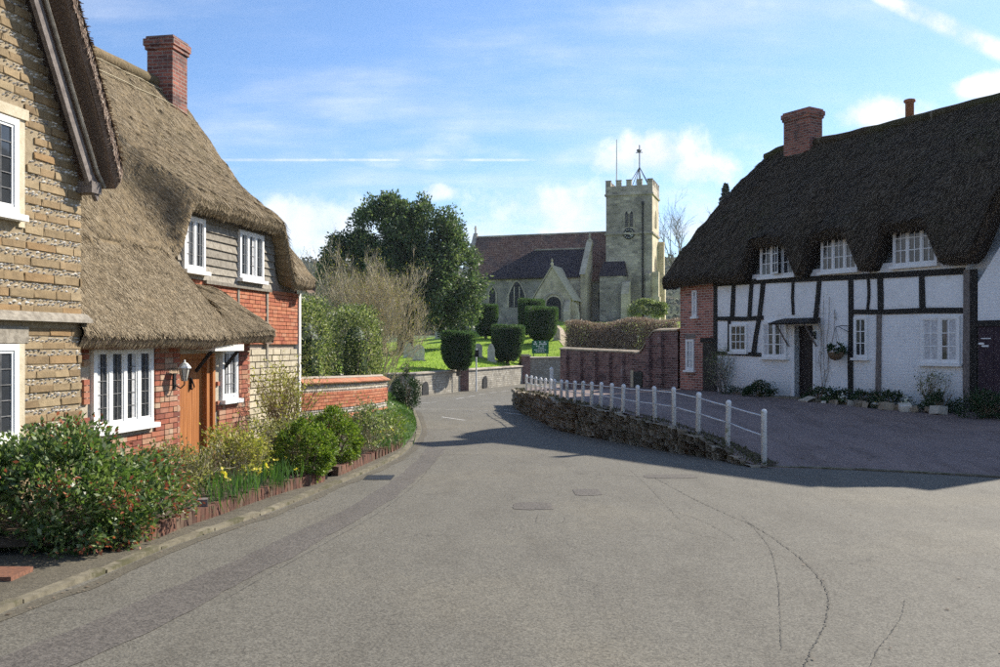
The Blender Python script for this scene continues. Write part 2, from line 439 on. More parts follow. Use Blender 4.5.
def link(name, me, mat, parent=None, smooth=False):
    if mat is not None and not me.materials:
        me.materials.append(M[mat])
    o = bpy.data.objects.new(name, me)
    COL.objects.link(o)
    if parent is not None:
        o.parent = parent
    if smooth:
        me.polygons.foreach_set('use_smooth', np.ones(len(me.polygons), dtype=bool))
    return o


def tag(o, label=None, cat=None, group=None, kind=None):
    if label: o['label'] = label
    if cat: o['category'] = cat
    if group: o['group'] = group
    if kind: o['kind'] = kind
    return o


def thing(name, label, cat, loc=(0, 0, 0), rotz=0.0, group=None):
    o = bpy.data.objects.new(name, None)
    COL.objects.link(o)
    o.location = loc; o.rotation_euler = (0, 0, rotz)
    o.empty_display_size = .2
    ZB[o] = loc[2]
    return tag(o, label, cat, group)


def stuff(o):
    o['kind'] = 'stuff'
    return o


def structure(o):
    o['kind'] = 'structure'
    return o


class B:
    """collects faces for ONE mesh object; coordinates are the thing's own, heights absolute"""
    def __init__(s):
        s.v = []; s.f = []

    def add(s, vs, fs):
        k = len(s.v)
        s.v += [tuple(v) for v in vs]
        s.f += [tuple(i + k for i in f) for f in fs]
        return s

    def box(s, x0, x1, y0, y1, z0, z1):
        return s.add([(x0, y0, z0), (x1, y0, z0), (x1, y1, z0), (x0, y1, z0), (x0, y0, z1), (x1, y0, z1), (x1, y1, z1), (x0, y1, z1)],
                     [(0, 3, 2, 1), (4, 5, 6, 7), (0, 1, 5, 4), (1, 2, 6, 5), (2, 3, 7, 6), (3, 0, 4, 7)])

    def prism(s, poly, y0, y1):
        """poly in (x,z), counter-clockwise seen from -y, pushed from y0 to y1"""
        n = len(poly)
        vs = [(x, y0, z) for x, z in poly] + [(x, y1, z) for x, z in poly]
        return s.add(vs, [tuple(range(n)), tuple(range(2 * n - 1, n - 1, -1))] + [(i, i + n, (i + 1) % n + n, (i + 1) % n) for i in range(n)])

    def prism_x(s, poly, x0, x1):
        """poly in (y,z) pushed along x"""
        n = len(poly)
        vs = [(x0, y, z) for y, z in poly] + [(x1, y, z) for y, z in poly]
        return s.add(vs, [tuple(range(n)), tuple(range(2 * n - 1, n - 1, -1))] + [(i, i + n, (i + 1) % n + n, (i + 1) % n) for i in range(n)])

    def tube(s, pts, rad, n=6, cap=True):
        pts = [Vector(p) for p in pts]
        rad = rad if isinstance(rad, (list, tuple)) else [rad] * len(pts)
        rings = []
        for i, p in enumerate(pts):
            d = (pts[min(i + 1, len(pts) - 1)] - pts[max(i - 1, 0)]).normalized()
            a = d.cross(Vector((0, 0, 1)) if abs(d.z) < .9 else Vector((1, 0, 0))).normalized()
            b = d.cross(a)
            rings.append([p + (a * math.cos(2 * math.pi * k / n) + b * math.sin(2 * math.pi * k / n)) * rad[i] for k in range(n)])
        vs = [v for r in rings for v in r]
        fs = [(i * n + k, i * n + (k + 1) % n, (i + 1) * n + (k + 1) % n, (i + 1) * n + k) for i in range(len(pts) - 1) for k in range(n)]
        if cap:
            fs += [tuple(range(n - 1, -1, -1)), tuple(range((len(pts) - 1) * n, len(pts) * n))]
        return s.add(vs, fs)

    def lathe(s, prof, c=(0, 0, 0), n=12):
        vs = [(c[0] + r * math.cos(2 * math.pi * k / n), c[1] + r * math.sin(2 * math.pi * k / n), c[2] + z) for r, z in prof for k in range(n)]
        fs = [(i * n + k, i * n + (k + 1) % n, (i + 1) * n + (k + 1) % n, (i + 1) * n + k) for i in range(len(prof) - 1) for k in range(n)]
        fs += [tuple(range(n - 1, -1, -1)), tuple(range((len(prof) - 1) * n, len(prof) * n))]
        return s.add(vs, fs)

    def grid(s, P, closed=False):
        """P: rows of points"""
        nr, nc = len(P), len(P[0])
        k = len(s.v)
        s.v += [tuple(p) for r in P for p in r]
        for i in range(nr - 1):
            for j in range(nc - 1 + (1 if closed else 0)):
                s.f.append((k + i * nc + j, k + i * nc + (j + 1) % nc, k + (i + 1) * nc + (j + 1) % nc, k + (i + 1) * nc + j))
        return s

    def obj(s, name, mat, parent=None, smooth=False):
        me = bpy.data.meshes.new(name)
        dz_ = ZB.get(top_of(parent), 0.0) if parent is not None else 0.0
        me.from_pydata([(x, y, z - dz_) for x, y, z in s.v] if dz_ else s.v, [], s.f)
        me.validate()
        me.update()
        return link(name, me, mat, parent, smooth)


def np_mesh(name, verts, quads, mat, parent=None):
    me = bpy.data.meshes.new(name)
    verts = np.asarray(verts, dtype=np.float32).copy(); quads = np.asarray(quads, dtype=np.int32)
    if parent is not None:
        verts[:, 2] -= ZB.get(top_of(parent), 0.0)
    me.vertices.add(len(verts)); me.vertices.foreach_set('co', verts.ravel())
    me.loops.add(quads.size); me.loops.foreach_set('vertex_index', quads.ravel())
    k = quads.shape[1]
    me.polygons.add(len(quads)); me.polygons.foreach_set('loop_start', np.arange(0, quads.size, k, dtype=np.int32))
    me.update(calc_edges=True)
    return link(name, me, mat, parent)


def unit(v):
    return v / np.maximum(np.linalg.norm(v, axis=-1, keepdims=True), 1e-9)


def leaf_mesh(name, c, size, mat, parent=None, out=None, aspect=.5, up=.2, jit=.9):
    """leaf-sized folded rhombs at the points c; out = preferred outward direction"""
    n = len(c)
    size = (np.asarray(size) * RNG.uniform(.65, 1.3, n))[:, None]
    d = RNG.normal(0, 1, (n, 3)) * jit
    if out is not None:
        d += out * 1.1
    d[:, 2] += up
    d = unit(d)
    a = unit(np.cross(d, unit(RNG.normal(0, 1, (n, 3)))))
    nr = np.cross(d, a)
    v = np.empty((n, 4, 3))
    v[:, 0] = c
    v[:, 1] = c + d * size * .5 + a * size * aspect * .5 + nr * size * .08
    v[:, 2] = c + d * size
    v[:, 3] = c + d * size * .5 - a * size * aspect * .5 + nr * size * .08
    return stuff(np_mesh(name, v.reshape(-1, 3), np.arange(n * 4).reshape(n, 4), mat, parent))


def blob_points(n, c, r, clumps=60, cr=.28, shell=.55, low=-1.0, seed=None):
    """points in leaf clumps spread through an uneven ellipsoid; also gives outward directions"""
    rg = np.random.default_rng(seed) if seed is not None else RNG
    u = unit(rg.normal(0, 1, (clumps * 3, 3)))
    u = u[u[:, 2] > low][:clumps]
    rad = rg.uniform(shell, 1.0, (len(u), 1)) ** .7
    lump = 1 + .16 * np.sin(u[:, :1] * 5.1 + 1.3) * np.cos(u[:, 1:2] * 4.3) + rg.normal(0, .07, (len(u), 1))
    cc = u * rad * lump
    pick = rg.integers(0, len(cc), n)
    off = unit(rg.normal(0, 1, (n, 3))) * (rg.uniform(0, 1, (n, 1)) ** .45) * cr * rg.uniform(.6, 1.25, (len(cc), 1))[pick]
    p = cc[pick] + off
    return p * np.array(r) + np.array(c), unit(p)


def wall_holes(b, x0, x1, z0, z1, holes, y0, depth):
    """front skin of a wall with real openings and their reveals (y0 = front, inwards = +y)"""
    xs = sorted({x0, x1, *[h[0] for h in holes], *[h[1] for h in holes]})
    zs = sorted({z0, z1, *[h[2] for h in holes], *[h[3] for h in holes]})
    for i in range(len(xs) - 1):
        for j in range(len(zs) - 1):
            cx, cz = (xs[i] + xs[i + 1]) / 2, (zs[j] + zs[j + 1]) / 2
            if any(h[0] < cx < h[1] and h[2] < cz < h[3] for h in holes):
                continue
            b.add([(xs[i], y0, zs[j]), (xs[i + 1], y0, zs[j]), (xs[i + 1], y0, zs[j + 1]), (xs[i], y0, zs[j + 1])], [(0, 1, 2, 3)])
    for h in holes + [(x1, x0, z1, z0)]:
        a0, a1, c0, c1 = h
        y1 = y0 + depth
        b.add([(a0, y0, c0), (a1, y0, c0), (a1, y0, c1), (a0, y0, c1), (a0, y1, c0), (a1, y1, c0), (a1, y1, c1), (a0, y1, c1)],
              [(0, 1, 5, 4), (1, 2, 6, 5), (2, 3, 7, 6), (3, 0, 4, 7)])
    return b


UNIT_BOX = {}


def unit_box(mat, wob=0):
    """shared low box mesh for bricks, tiles, panes; wob > 0 gives rough stones"""
    key = (mat, wob)
    if key not in UNIT_BOX:
        b = B()
        if wob == 0:
            b.box(-.5, .5, -.5, .5, -.5, .5)
        else:
            rg = random.Random(wob)
            # a boulder-ish block: chamfered box with jittered corners
            c = .07 if wob < 10 else .34
            vs = []
            for sx in (-1, 1):
                for sz in (-1, 1):
                    for (ax, az) in (((1, .90), (.93, 1)) if wob < 10 else ((1 + rg.uniform(-.1, .06), .62), (.66, 1 + rg.uniform(-.12, .1)))):
                        vs.append((sx * .5 * ax, -.5 + c * .45 + rg.uniform(-.05, .05), sz * .5 * az))
            fr = [(sx * (.45 if wob < 10 else .36) + rg.uniform(-.03, .03), -.5 + rg.uniform(-.06, .04), sz * (.43 if wob < 10 else .34) + rg.uniform(-.04, .04)) for sx, sz in ((-1, -1), (1, -1), (1, 1), (-1, 1))]
            ring = [0, 1, 5, 4, 6, 7, 3, 2]
            order = [vs[1], vs[5], vs[4], vs[6], vs[7], vs[3], vs[2], vs[0]]
            bk = [(x, .5, z) for x, y, z in order]
            b.add(order + fr + bk, [(0, 1, 9, 8), (1, 2, 9), (2, 3, 10, 9), (3, 4, 10), (4, 5, 11, 10), (5, 6, 11), (6, 7, 8, 11), (7, 0, 8), (8, 9, 10, 11)]
                  + [(i, i + 12, (i + 1) % 8 + 12, (i + 1) % 8) for i in range(8)])
        me = bpy.data.meshes.new('piece')
        me.from_pydata(b.v, [], b.f); me.update(); me.materials.append(M[mat])
        UNIT_BOX[key] = me
    return UNIT_BOX[key]


def piece(name, mat, parent, c, s, rot=None, wob=0):
    o = bpy.data.objects.new(name, unit_box(mat, wob))
    COL.objects.link(o)
    o.parent = parent
    o.location = (c[0], c[1], c[2] - ZB.get(top_of(parent), 0.0))
    o.scale = s
    if rot:
        o.rotation_euler = rot
    return o


def courses(x0f, x1f, z0, z1, h, lens, joint, skip, rows=None, bond=True):
    """lay out pieces of a coursed wall: list of (xc, zc, w, h); x0f/x1f give the ends at a height"""
    res = []
    z = z0; r = 0
    while z + h * .6 < z1:
        hh = min(h, z1 - z)
        xa, xb = x0f(z + hh / 2), x1f(z + hh / 2)
        x = xa - (lens[0] / 2 if (r % 2 and bond) else 0)
        while x < xb:
            L = random.choice(lens)
            a, c = max(x, xa), min(x + L, xb)
            segs = [(a, c)]
            for (h0, h1, g0, g1) in skip:
                if g0 - hh * .45 < z + hh / 2 < g1 + hh * .45:
                    ns = []
                    for (p, q) in segs:
                        if q <= h0 or p >= h1:
                            ns.append((p, q))
                        else:
                            if p < h0: ns.append((p, h0))
                            if q > h1: ns.append((h1, q))
                    segs = ns
            for (p, q) in segs:
                if q - p > joint * 2.5 + .015:
                    res.append(((p + q) / 2, z + hh / 2, q - p - joint, hh - joint))
            x += L
        z += h; r += 1
    return res


def lay(parent, pieces, y, depth, name, mat, nobj, rest_name, proud=.004, wob=()):
    """the first nobj pieces as parts of their own, the rest as one part"""
    for k, (x, z, w, h) in enumerate(pieces[:nobj]):
        yy = y + random.uniform(-proud, proud)
        piece(name, mat, parent, (x, yy + depth / 2, z), (w, depth, h), wob=random.choice(wob) if wob else 0)
    if len(pieces) > nobj:
        b = B()
        for (x, z, w, h) in pieces[nobj:]:
            yy = y + random.uniform(-proud, proud)
            b.box(x - w / 2, x + w / 2, yy, yy + depth, z - h / 2, z + h / 2)
        stuff(b.obj(rest_name, mat, parent))


def window(parent, x0, x1, z0, z1, y, lights, rows, cols, fw=.06, mat='white_paint', bar='lead', barw=.008, sill=.07, curtain=None, name='window', pane_mat='glass'):
    """frame with mullions > sill, glazing bars, every pane"""
    b = B()
    d = .07
    b.box(x0, x1, y, y + d, z1 - fw, z1); b.box(x0, x1, y, y + d, z0, z0 + fw)
    n = lights
    iw = (x1 - x0 - fw * (n + 1)) / n
    for k in range(n + 1):
        xa = x0 + k * (iw + fw)
        b.box(xa, xa + fw, y + .002, y + d, z0 + fw, z1 - fw)
    w = b.obj(name, mat, parent)
    if sill:
        s = B(); s.box(x0 - .05, x1 + .05, y - sill, y + d, z0 - .065, z0 - .002)
        s.obj('sill', mat, w)
    gb = B()
    for k in range(n):
        xa = x0 + fw + k * (iw + fw)
        cf = fw * .45
        gb.box(xa, xa + iw, y + .012, y + .05, z1 - fw - cf, z1 - fw); gb.box(xa, xa + iw, y + .012, y + .05, z0 + fw, z0 + fw + cf)
        gb.box(xa, xa + cf, y + .014, y + .05, z0 + fw + cf, z1 - fw - cf); gb.box(xa + iw - cf, xa + iw, y + .014, y + .05, z0 + fw + cf, z1 - fw - cf)
    gb.obj('casement', mat, w)
    bars = B()
    for k in range(n):
        cf = fw * .45
        xa = x0 + fw + k * (iw + fw) + cf; w_ = iw - 2 * cf
        za, zb = z0 + fw + cf, z1 - fw - cf
        pw, ph = w_ / cols, (zb - za) / rows
        for i in range(1, cols):
            bars.box(xa + i * pw - barw / 2, xa + i * pw + barw / 2, y + .014, y + .028, za, zb)
        for j in range(1, rows):
            bars.box(xa, xa + w_, y + .016, y + .028, za + j * ph - barw / 2, za + j * ph + barw / 2)
        for i in range(cols):
            for j in range(rows):
                piece('pane', pane_mat, w, (xa + (i + .5) * pw, y + .031, za + (j + .5) * ph), (pw * .99, .006, ph * .99),
                      rot=(random.uniform(-.012, .012), 0, random.uniform(-.012, .012)))
        if curtain and k in curtain:
            c = B()
            m_ = 9
            P = [[(xa + w_ * (curtain[k][0] + (curtain[k][1] - curtain[k][0]) * i / m_), y + .0245 + .002 * (i % 2), zz) for i in range(m_ + 1)] for zz in (za, zb)]
            c.grid(P); c.obj('curtain', 'curtain', w)
    bars.obj('glazing_bar', bar, w)
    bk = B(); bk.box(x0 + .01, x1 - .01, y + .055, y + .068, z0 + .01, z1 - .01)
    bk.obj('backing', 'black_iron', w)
    return w


def sstep(a, b, x):
    t_ = max(0.0, min(1.0, (x - a) / (b - a)))
    return t_ * t_ * (3 - 2 * t_)


def fbm(p, s, o=3):
    return mnoise.fractal(Vector(p) * s, 1.0, 2.0, o)


def straw(name, P, n, mat, parent, lmin=.12, lmax=.34, w=.009, lift=.035, vmax=None):
    """loose straws lying down the slope of the thatch sheet P (columns, points, xyz)"""
    nx, nv, _ = P.shape
    i = RNG.uniform(0, nx - 1.001, n); j = RNG.uniform(0, (vmax or nv - 1) - .001, n)
    a = i.astype(int); b = j.astype(int); fi = (i - a)[:, None]; fj = (j - b)[:, None]
    p00, p10, p01, p11 = P[a, b], P[a + 1, b], P[a, b + 1], P[a + 1, b + 1]
    p = (p00 * (1 - fi) + p10 * fi) * (1 - fj) + (p01 * (1 - fi) + p11 * fi) * fj
    dn = unit((p01 - p00) * (1 - fi) + (p11 - p10) * fi); dx = unit(p10 - p00)
    nr = unit(np.cross(dx, dn)); nr *= np.where(nr[:, 2:3] < 0, -1, 1)
    dn = unit(dn + dx * RNG.normal(0, .11, (n, 1)))
    L = RNG.uniform(lmin, lmax, (n, 1)); ww = RNG.uniform(.6, 1.5, (n, 1)) * w
    side = unit(np.cross(dn, nr)) * ww
    up = nr * RNG.uniform(.0, lift, (n, 1))
    v = np.empty((n, 4, 3))
    v[:, 0] = p - side - nr * .004; v[:, 1] = p + side - nr * .004
    v[:, 2] = p + side * .5 + dn * L + up; v[:, 3] = p - side * .5 + dn * L + up
    return stuff(np_mesh(name, v.reshape(-1, 3), np.arange(n * 4).reshape(n, 4), mat, parent))


def road_z(y):
    return -.0215 * y if y <= 48 else -1.032 - .068 * (1 - math.exp(-(y - 48) * .316))


def on_road(px, py, lift=0.0):
    """a measured point of the street surface: where that sight line meets the gently falling road"""
    k = (py - 345) / 900
    d = 1.65 / (k - .0215)
    if d > 48:
        d = 2.74 / k
    return ((px - 500) / 900 * d, d, road_z(d) + lift)

# ------------------------------------------------------------------ ground, road, pavements
b = B()
ys = [-60, 48, 50, 52, 55, 60, 70, 90]
b.grid([[(x, y, road_z(y)) for x in (-60, 60)] for y in ys])
road = structure(b.obj('road', 'asphalt'))

b = B()
nx = 40
P = []
for y in (-1500, -200, -60, 0, 30, 60, 110, 200, 320, 600, 1200, 2400):
    P.append([(x, y, road_z(min(max(y, -30), 60)) - .35 + (max(0, y - 110) * .03 if y < 700 else 18)) for x in (-2400, -1200, -400, -120, -40, 0, 40, 120, 400, 1200, 2400)])
b.grid(P)
structure(b.obj('ground', 'field'))

KERB = [(-4.3, -14), (-3.85, -4), (-3.55, 2), (-3.3, 5.95), (-3.13, 6.7), (-3.0, 8.0), (-2.72, 9.3), (-2.5, 10.3), (-2.3, 11.8), (-2.04, 13.6), (-1.8, 15.9), (-1.78, 18.2), (-1.92, 21.9), (-2.4, 26.7), (-3.3, 34), (-4.63, 41.0), (-6.6, 44.6), (-12, 46.0)]


def resample(pts, step):
    out_ = [Vector(pts[0])]
    acc = 0
    for a, c in zip(pts[:-1], pts[1:]):
        a, c = Vector(a), Vector(c)
        L = (c - a).length
        d_ = step - acc
        while d_ <= L:
            out_.append(a.lerp(c, d_ / L)); d_ += step
        acc = (acc + L) % step
    return out_


def smooth_line(pts, k=8):
    res = []
    n = len(pts)
    for i in range(n - 1):
        p0, p1, p2, p3 = (Vector(pts[max(0, min(n - 1, i + q))]) for q in (-1, 0, 1, 2))
        for j in range(k):
            t_ = j / k
            res.append(.5 * ((2 * p1) + (p2 - p0) * t_ + (2 * p0 - 5 * p1 + 4 * p2 - p3) * t_ ** 2 + (3 * p1 - p0 - 3 * p2 + p3) * t_ ** 3))
    res.append(Vector(pts[-1]))
    return res


KS = smooth_line(KERB)
b = B()
rows = []
for p_ in KS:
    z = road_z(p_.y)
    rows.append([(p_.x - .09, p_.y, z + .026), (p_.x - 1.2, p_.y + .1, z + .05), (-9.5 if p_.y < 30 else p_.x - 14, p_.y + .2, z + .09)])
b.grid(rows)
left_pave = structure(b.obj('pavement', 'pavement_tarmac'))
# kerb stones, each a low block
kpts = resample(KS, .92)
for k in range(len(kpts) - 1):
    a, c = kpts[k], kpts[k + 1]
    if a.y < 2.5 or a.y > 36: continue
    mid = (a + c) / 2
    piece('kerb_stone', 'kerb_concrete', left_pave, (mid.x - .06, mid.y, road_z(mid.y) - .045 + random.uniform(-.006, .006)), ((c - a).length - .02, .09, .165),
          rot=(0, 0, math.atan2(c.y - a.y, c.x - a.x)))
b = B()   # dusty channel along the kerb
b.grid([[(p_.x + .02, p_.y, road_z(p_.y) + .004), (p_.x + .15 + .05 * fbm((p_.x, p_.y, 0), 1.3), p_.y, road_z(p_.y) + .004)] for p_ in KS if -10 < p_.y < 33])
g_ = b.obj('gutter', 'pavement_tarmac', road)


def ribbon(bb, pts, w, lift, wob=.0, px=True, k=6):
    q = [Vector(on_road(*p_)) if px else Vector((p_[0], p_[1], road_z(p_[1]))) for p_ in pts]
    q = smooth_line(q, k)
    prev = None
    for i, p_ in enumerate(q):
        d_ = (q[min(i + 1, len(q) - 1)] - q[max(0, i - 1)]); d_.z = 0; d_.normalize()
        s_ = Vector((d_.y, -d_.x, 0))
        ww = w * max(.35, 1 + min(wob, .7) * random.uniform(-1, 1))
        off = s_ * random.gauss(0, .5) * w * wob * 1.6
        a, c = p_ + off + s_ * ww / 2, p_ + off - s_ * ww / 2
        a.z = road_z(a.y) + lift; c.z = road_z(c.y) + lift
        if prev:
            bb.add([prev[0], prev[1], c, a], [(0, 1, 2, 3)])
        prev = (a, c)


# the old trench patch along the left side: rougher, darker tarmac
b = B()
lft = [(-30, 672), (60, 634), (140, 601), (225, 565), (300, 531), (352, 506), (392, 481), (415, 462), (428, 447)]
rgt = [(48, 676), (110, 651), (180, 616), (255, 577), (322, 541), (372, 512), (410, 485), (432, 465), (446, 449)]
rows = []
for a, c in zip(smooth_line([on_road(*q) for q in lft]), smooth_line([on_road(*q) for q in rgt])):
    a = Vector(a); c = Vector(c)
    a.x += .035 * fbm((a.x, a.y, 3), 2.5); c.x += .05 * fbm((c.x, c.y, 7), 2.2)
    rows.append([(a.x, a.y, road_z(a.y) + .004), (c.x, c.y, road_z(c.y) + .004)])
b.grid(rows)
b.obj('trench_patch', 'asphalt_patch', road)
for (x0, x1, y0, y1) in ((.15, .62, 10.2, 10.75), (.95, 1.3, 11.3, 11.9), (2.1, 2.9, 13.0, 13.5)):
    b = B(); n_ = 18
    ring = []
    for k in range(n_):
        a = 2 * math.pi * k / n_
        cx, cy = (x0 + x1) / 2, (y0 + y1) / 2
        rr = (abs(math.cos(a)) ** 6 + abs(math.sin(a)) ** 6) ** (-1 / 6) * random.uniform(.9, 1.05)
        x, y = cx + (x1 - x0) / 2 * rr * math.cos(a), cy + (y1 - y0) / 2 * rr * math.sin(a)
        ring.append((x, y, road_z(y) + .0038))
    b.add(ring, [tuple(range(n_))])
    b.obj('repair_patch', 'asphalt_patch' if x0 < 4 else 'asphalt', road)
cracks = [([(655, 478), (690, 497), (722, 512), (757, 528), (790, 550), (814, 572), (828, 596), (826, 622), (812, 650), (800, 680)], .030),
          ([(742, 516), (768, 545), (778, 580), (780, 610), (782, 650)], .018),
          ([(668, 510), (700, 520), (735, 540), (705, 536), (672, 528)], .02),
          ([(630, 538), (650, 536), (672, 540)], .016), ([(585, 545), (610, 541), (640, 545)], .014),
          ([(538, 516), (538, 523), (562, 523), (562, 516), (538, 516)], .014),
          ([(630, 470), (648, 486), (664, 503), (680, 520)], .016),
          ([(500, 445), (570, 450), (640, 458), (700, 470)], .014),
          ([(868, 676), (878, 650), (900, 620), (905, 600)], .02),
          ([(640, 595), (690, 590), (745, 600)], .008), ([(560, 540), (600, 556), (660, 552), (720, 560)], .012),
          ([(225, 600), (262, 579), (330, 541), (380, 512), (420, 480), (442, 450)], .016)]
for pts, w_ in cracks:
    b = B(); ribbon(b, pts, w_ * .21, .0075, 1.0, k=34)
    b.obj('crack', 'crack', road)
# worn painted lines at the junction by the church wall
for pts, w_ in [([(456, 399), (464, 397.6)], .11), ([(468, 396.9), (475, 395.8)], .11), ([(479, 395.2), (486, 394.1)], .11), ([(490, 393.4), (497, 392.4)], .11), ([(501, 391.9), (508, 391)], .11),
                ([(414, 404.2), (437, 402)], .1), ([(415, 409), (426, 409.3)], .1), ([(430, 409.3), (441, 409.6)], .1), ([(446, 409.8), (458, 410)], .1), ([(463, 410.2), (474, 410.4)], .1), ([(478, 410.6), (489, 410.8)], .1),
                ([(442, 417), (465, 420.5)], .1), ([(506, 412.8), (521, 414.8)], .16), ([(504, 409.8), (520, 411.6)], .1), ([(480, 402), (500, 403)], .09)]:
    b = B(); ribbon(b, pts, w_, .0045, .1, k=3)
    b.obj('line_marking', 'road_paint', road)
# iron covers
b = B(); c = on_road(379, 478); b.box(c[0] - .2, c[0] + .2, c[1] - .22, c[1] + .22, c[2] - .05, c[2] + .012)
b.obj('drain_grating', 'black_iron', road)
b = B(); c = on_road(4, 581); b.box(c[0] - .28, c[0] + .14, c[1] - .16, c[1] + .16, c[2], c[2] + .072)
b.obj('access_cover', 'iron_rust', left_pave)
# petals and litter on the road
b = B()
for _ in range(160):
    y = random.uniform(4.6, 20); x = random.uniform(-2.2, 5.5); s_ = random.uniform(.006, .016); z = road_z(y) + .006
    if random.random() < .6:
        x = KS[0].x; q_ = random.choice([p_ for p_ in KS if 4 < p_.y < 22]); x, y = q_.x + abs(random.gauss(.06, .12)), q_.y + random.uniform(-.4, .4); z = road_z(y) + .007
    a = random.uniform(0, 6.28)
    b.add([(x + s_ * math.cos(a + k * 1.57) * (1.5 if k % 2 else .8), y + s_ * math.sin(a + k * 1.57), z + random.uniform(0, .006)) for k in range(4)], [(0, 1, 2, 3)])
o = b.obj('fallen_leaf', 'leaf_beech'); tag(o, 'dry leaves and petals scattered along the gutter and road', 'leaves', kind='stuff')

# terrace in front of the half-timbered cottage, falling to the road as its drive
OUT = [(.72, 36.0, -.12), (.80, 33, -.05), (1.02, 29.5, .10), (1.27, 26.7, .18), (1.70, 22.4, .235), (2.28, 20.3, .235), (2.88, 18.5, .17), (3.38, 17.0, .08), (3.78, 15.9, -.05), (4.15, 14.4, -.29), (5.47, 14.05, -.298), (7.26, 13.06, -.276), (10, 11.5, -.243), (16, 8, -.168)]
INN = [(2.6, 37.2, -.02), (3.0, 35.5, .05), (4.2, 32.5, .15), (4.9, 30.5, .25), (6, 28.3, .3), (7, 26.6, .3), (8, 25.0, .28), (8.8, 23.6, .27), (9.6, 22.4, .25), (10.3, 21.2, .22), (10.9, 20.2, .2), (12, 19.2, .2), (13.5, 17.5, .15), (18, 13, .1)]
o_s, i_s = smooth_line(OUT, 5), smooth_line(INN, 5)


def terr(i, t_):
    p_ = o_s[i].lerp(i_s[i], t_)
    e_ = 1 - (1 - t_) ** 1.4
    p_.z = o_s[i].z + (i_s[i].z - o_s[i].z) * e_ + .012 * fbm((p_.x, p_.y, 0), .7) * t_
    return p_


b = B(); b.grid([[terr(i, j / 10) for j in range(11)] for i in range(len(o_s))])
terrace = structure(b.obj('terrace', 'terrace_tarmac', smooth=True))
# flush edging stones where the drive meets the road
e_l = [Vector((x, y, 0)) for x, y, z in OUT[9:]]
pts = resample(smooth_line(e_l), .7)
for k in range(len(pts) - 1):
    a, c = pts[k], pts[k + 1]; mid = (a + c) / 2
    if mid.x > 9.5: break
    piece('edging_stone', 'kerb_concrete', terrace, (mid.x + .05, mid.y + .05, road_z(mid.y) - .03), ((c - a).length - .02, .11, .11), rot=(0, 0, math.atan2(c.y - a.y, c.x - a.x)))

# ------------------------------------------------------------------ low stone retaining wall and its fence
WALL = [(.58, 36.4, -.14), (.63, 35.6, -.10), (.72, 32.0, -.02), (.92, 29.2, .10), (1.16, 26.7, .18), (1.36, 24.4, .22), (1.58, 22.3, .24), (2.17, 20.2, .235), (2.78, 18.4, .17), (3.29, 16.9, .08), (3.70, 15.85, -.05), (3.95, 15.0, -.17), (4.14, 14.3, -.27)]
WS = smooth_line(WALL, 10)
rw = thing('retaining_wall', 'low curved dark mossy stone retaining wall under the white railings', 'wall', (1.6, 22.3, road_z(22.3)))
OX, OY = 1.6, 22.3


def wl(p_):
    return (p_[0] - OX, p_[1] - OY, p_[2])


wd = resample(WS, .02)
core = B()
rows = []
for p_, q_ in zip(WS[:-1], WS[1:]):
    d_ = q_ - p_; nrm = Vector((d_.y, -d_.x, 0)).normalized()
    if nrm.x < 0: nrm = -nrm
    zb = road_z(p_.y) - .05
    rows.append([wl((p_.x + .05, p_.y, zb)), wl((p_.x + nrm.x * .06, p_.y + nrm.y * .06, p_.z - .06)), wl((p_.x + nrm.x * .34, p_.y + nrm.y * .34, p_.z + .02))])
core.grid(rows); core.obj('core', 'soil', rw)
stones = []
step_i = 0
length = 0
acc = [0.0]
for p_, q_ in zip(WS[:-1], WS[1:]):
    acc.append(acc[-1] + (Vector((q_.x, q_.y)) - Vector((p_.x, p_.y))).length)


def at_len(s_):
    import bisect
    i = min(max(bisect.bisect_right(acc, s_) - 1, 0), len(acc) - 2)
    f_ = (s_ - acc[i]) / max(1e-6, acc[i + 1] - acc[i])
    return WS[i].lerp(WS[i + 1], f_), (WS[i + 1] - WS[i]).normalized()


for row in range(6):
    s_ = acc[-1] - random.uniform(0, .1)
    while s_ > .1:
        p_, d_ = at_len(s_)
        far = p_.y
        L = random.uniform(.14, .36) * (1.0 if far < 21 else 1.9)
        zb = road_z(p_.y)
        H_ = p_.z - zb
        nr = max(1, round(H_ / .12))
        if row < nr:
            h_ = H_ / nr
            mid, d2 = at_len(s_ - L / 2)
            stones.append((mid, d2, L, h_, zb + (row + .5) * h_))
        s_ -= L
stones.sort(key=lambda q: q[0].y)
for k, (mid, d2, L, h_, zc) in enumerate(stones[:300]):
    a = math.atan2(d2.y, d2.x)
    o = piece('stone', 'mossy_stone', rw, (mid.x - OX, mid.y - OY, zc + random.uniform(-.025, .025)), (L * random.uniform(.92, 1.06), random.uniform(.13, .24), h_ * random.uniform(.8, 1.3)), rot=(random.uniform(-.06, .06), random.uniform(-.07, .07), a + math.pi + random.uniform(-.14, .14)), wob=random.choice((11, 12, 13, 14, 15, 16, 17)))
b = B()
for (mid, d2, L, h_, zc) in stones[300:]:
    nrm = Vector((-d2.y, d2.x, 0)); 
    c = Vector((mid.x - OX, mid.y - OY, zc)); dd = Vector((d2.x, d2.y, 0)).normalized() * L * .48; nn = nrm * (.08 + random.uniform(0, .03)); hh = Vector((0, 0, h_ * .47))
    b.add([c - dd - nn - hh, c + dd - nn - hh, c + dd + nn - hh, c - dd + nn - hh, c - dd - nn + hh, c + dd - nn + hh, c + dd + nn + hh, c - dd + nn + hh],
          [(0, 3, 2, 1), (4, 5, 6, 7), (0, 1, 5, 4), (1, 2, 6, 5), (2, 3, 7, 6), (3, 0, 4, 7)])
if b.f: stuff(b.obj('stonework', 'mossy_stone', rw))
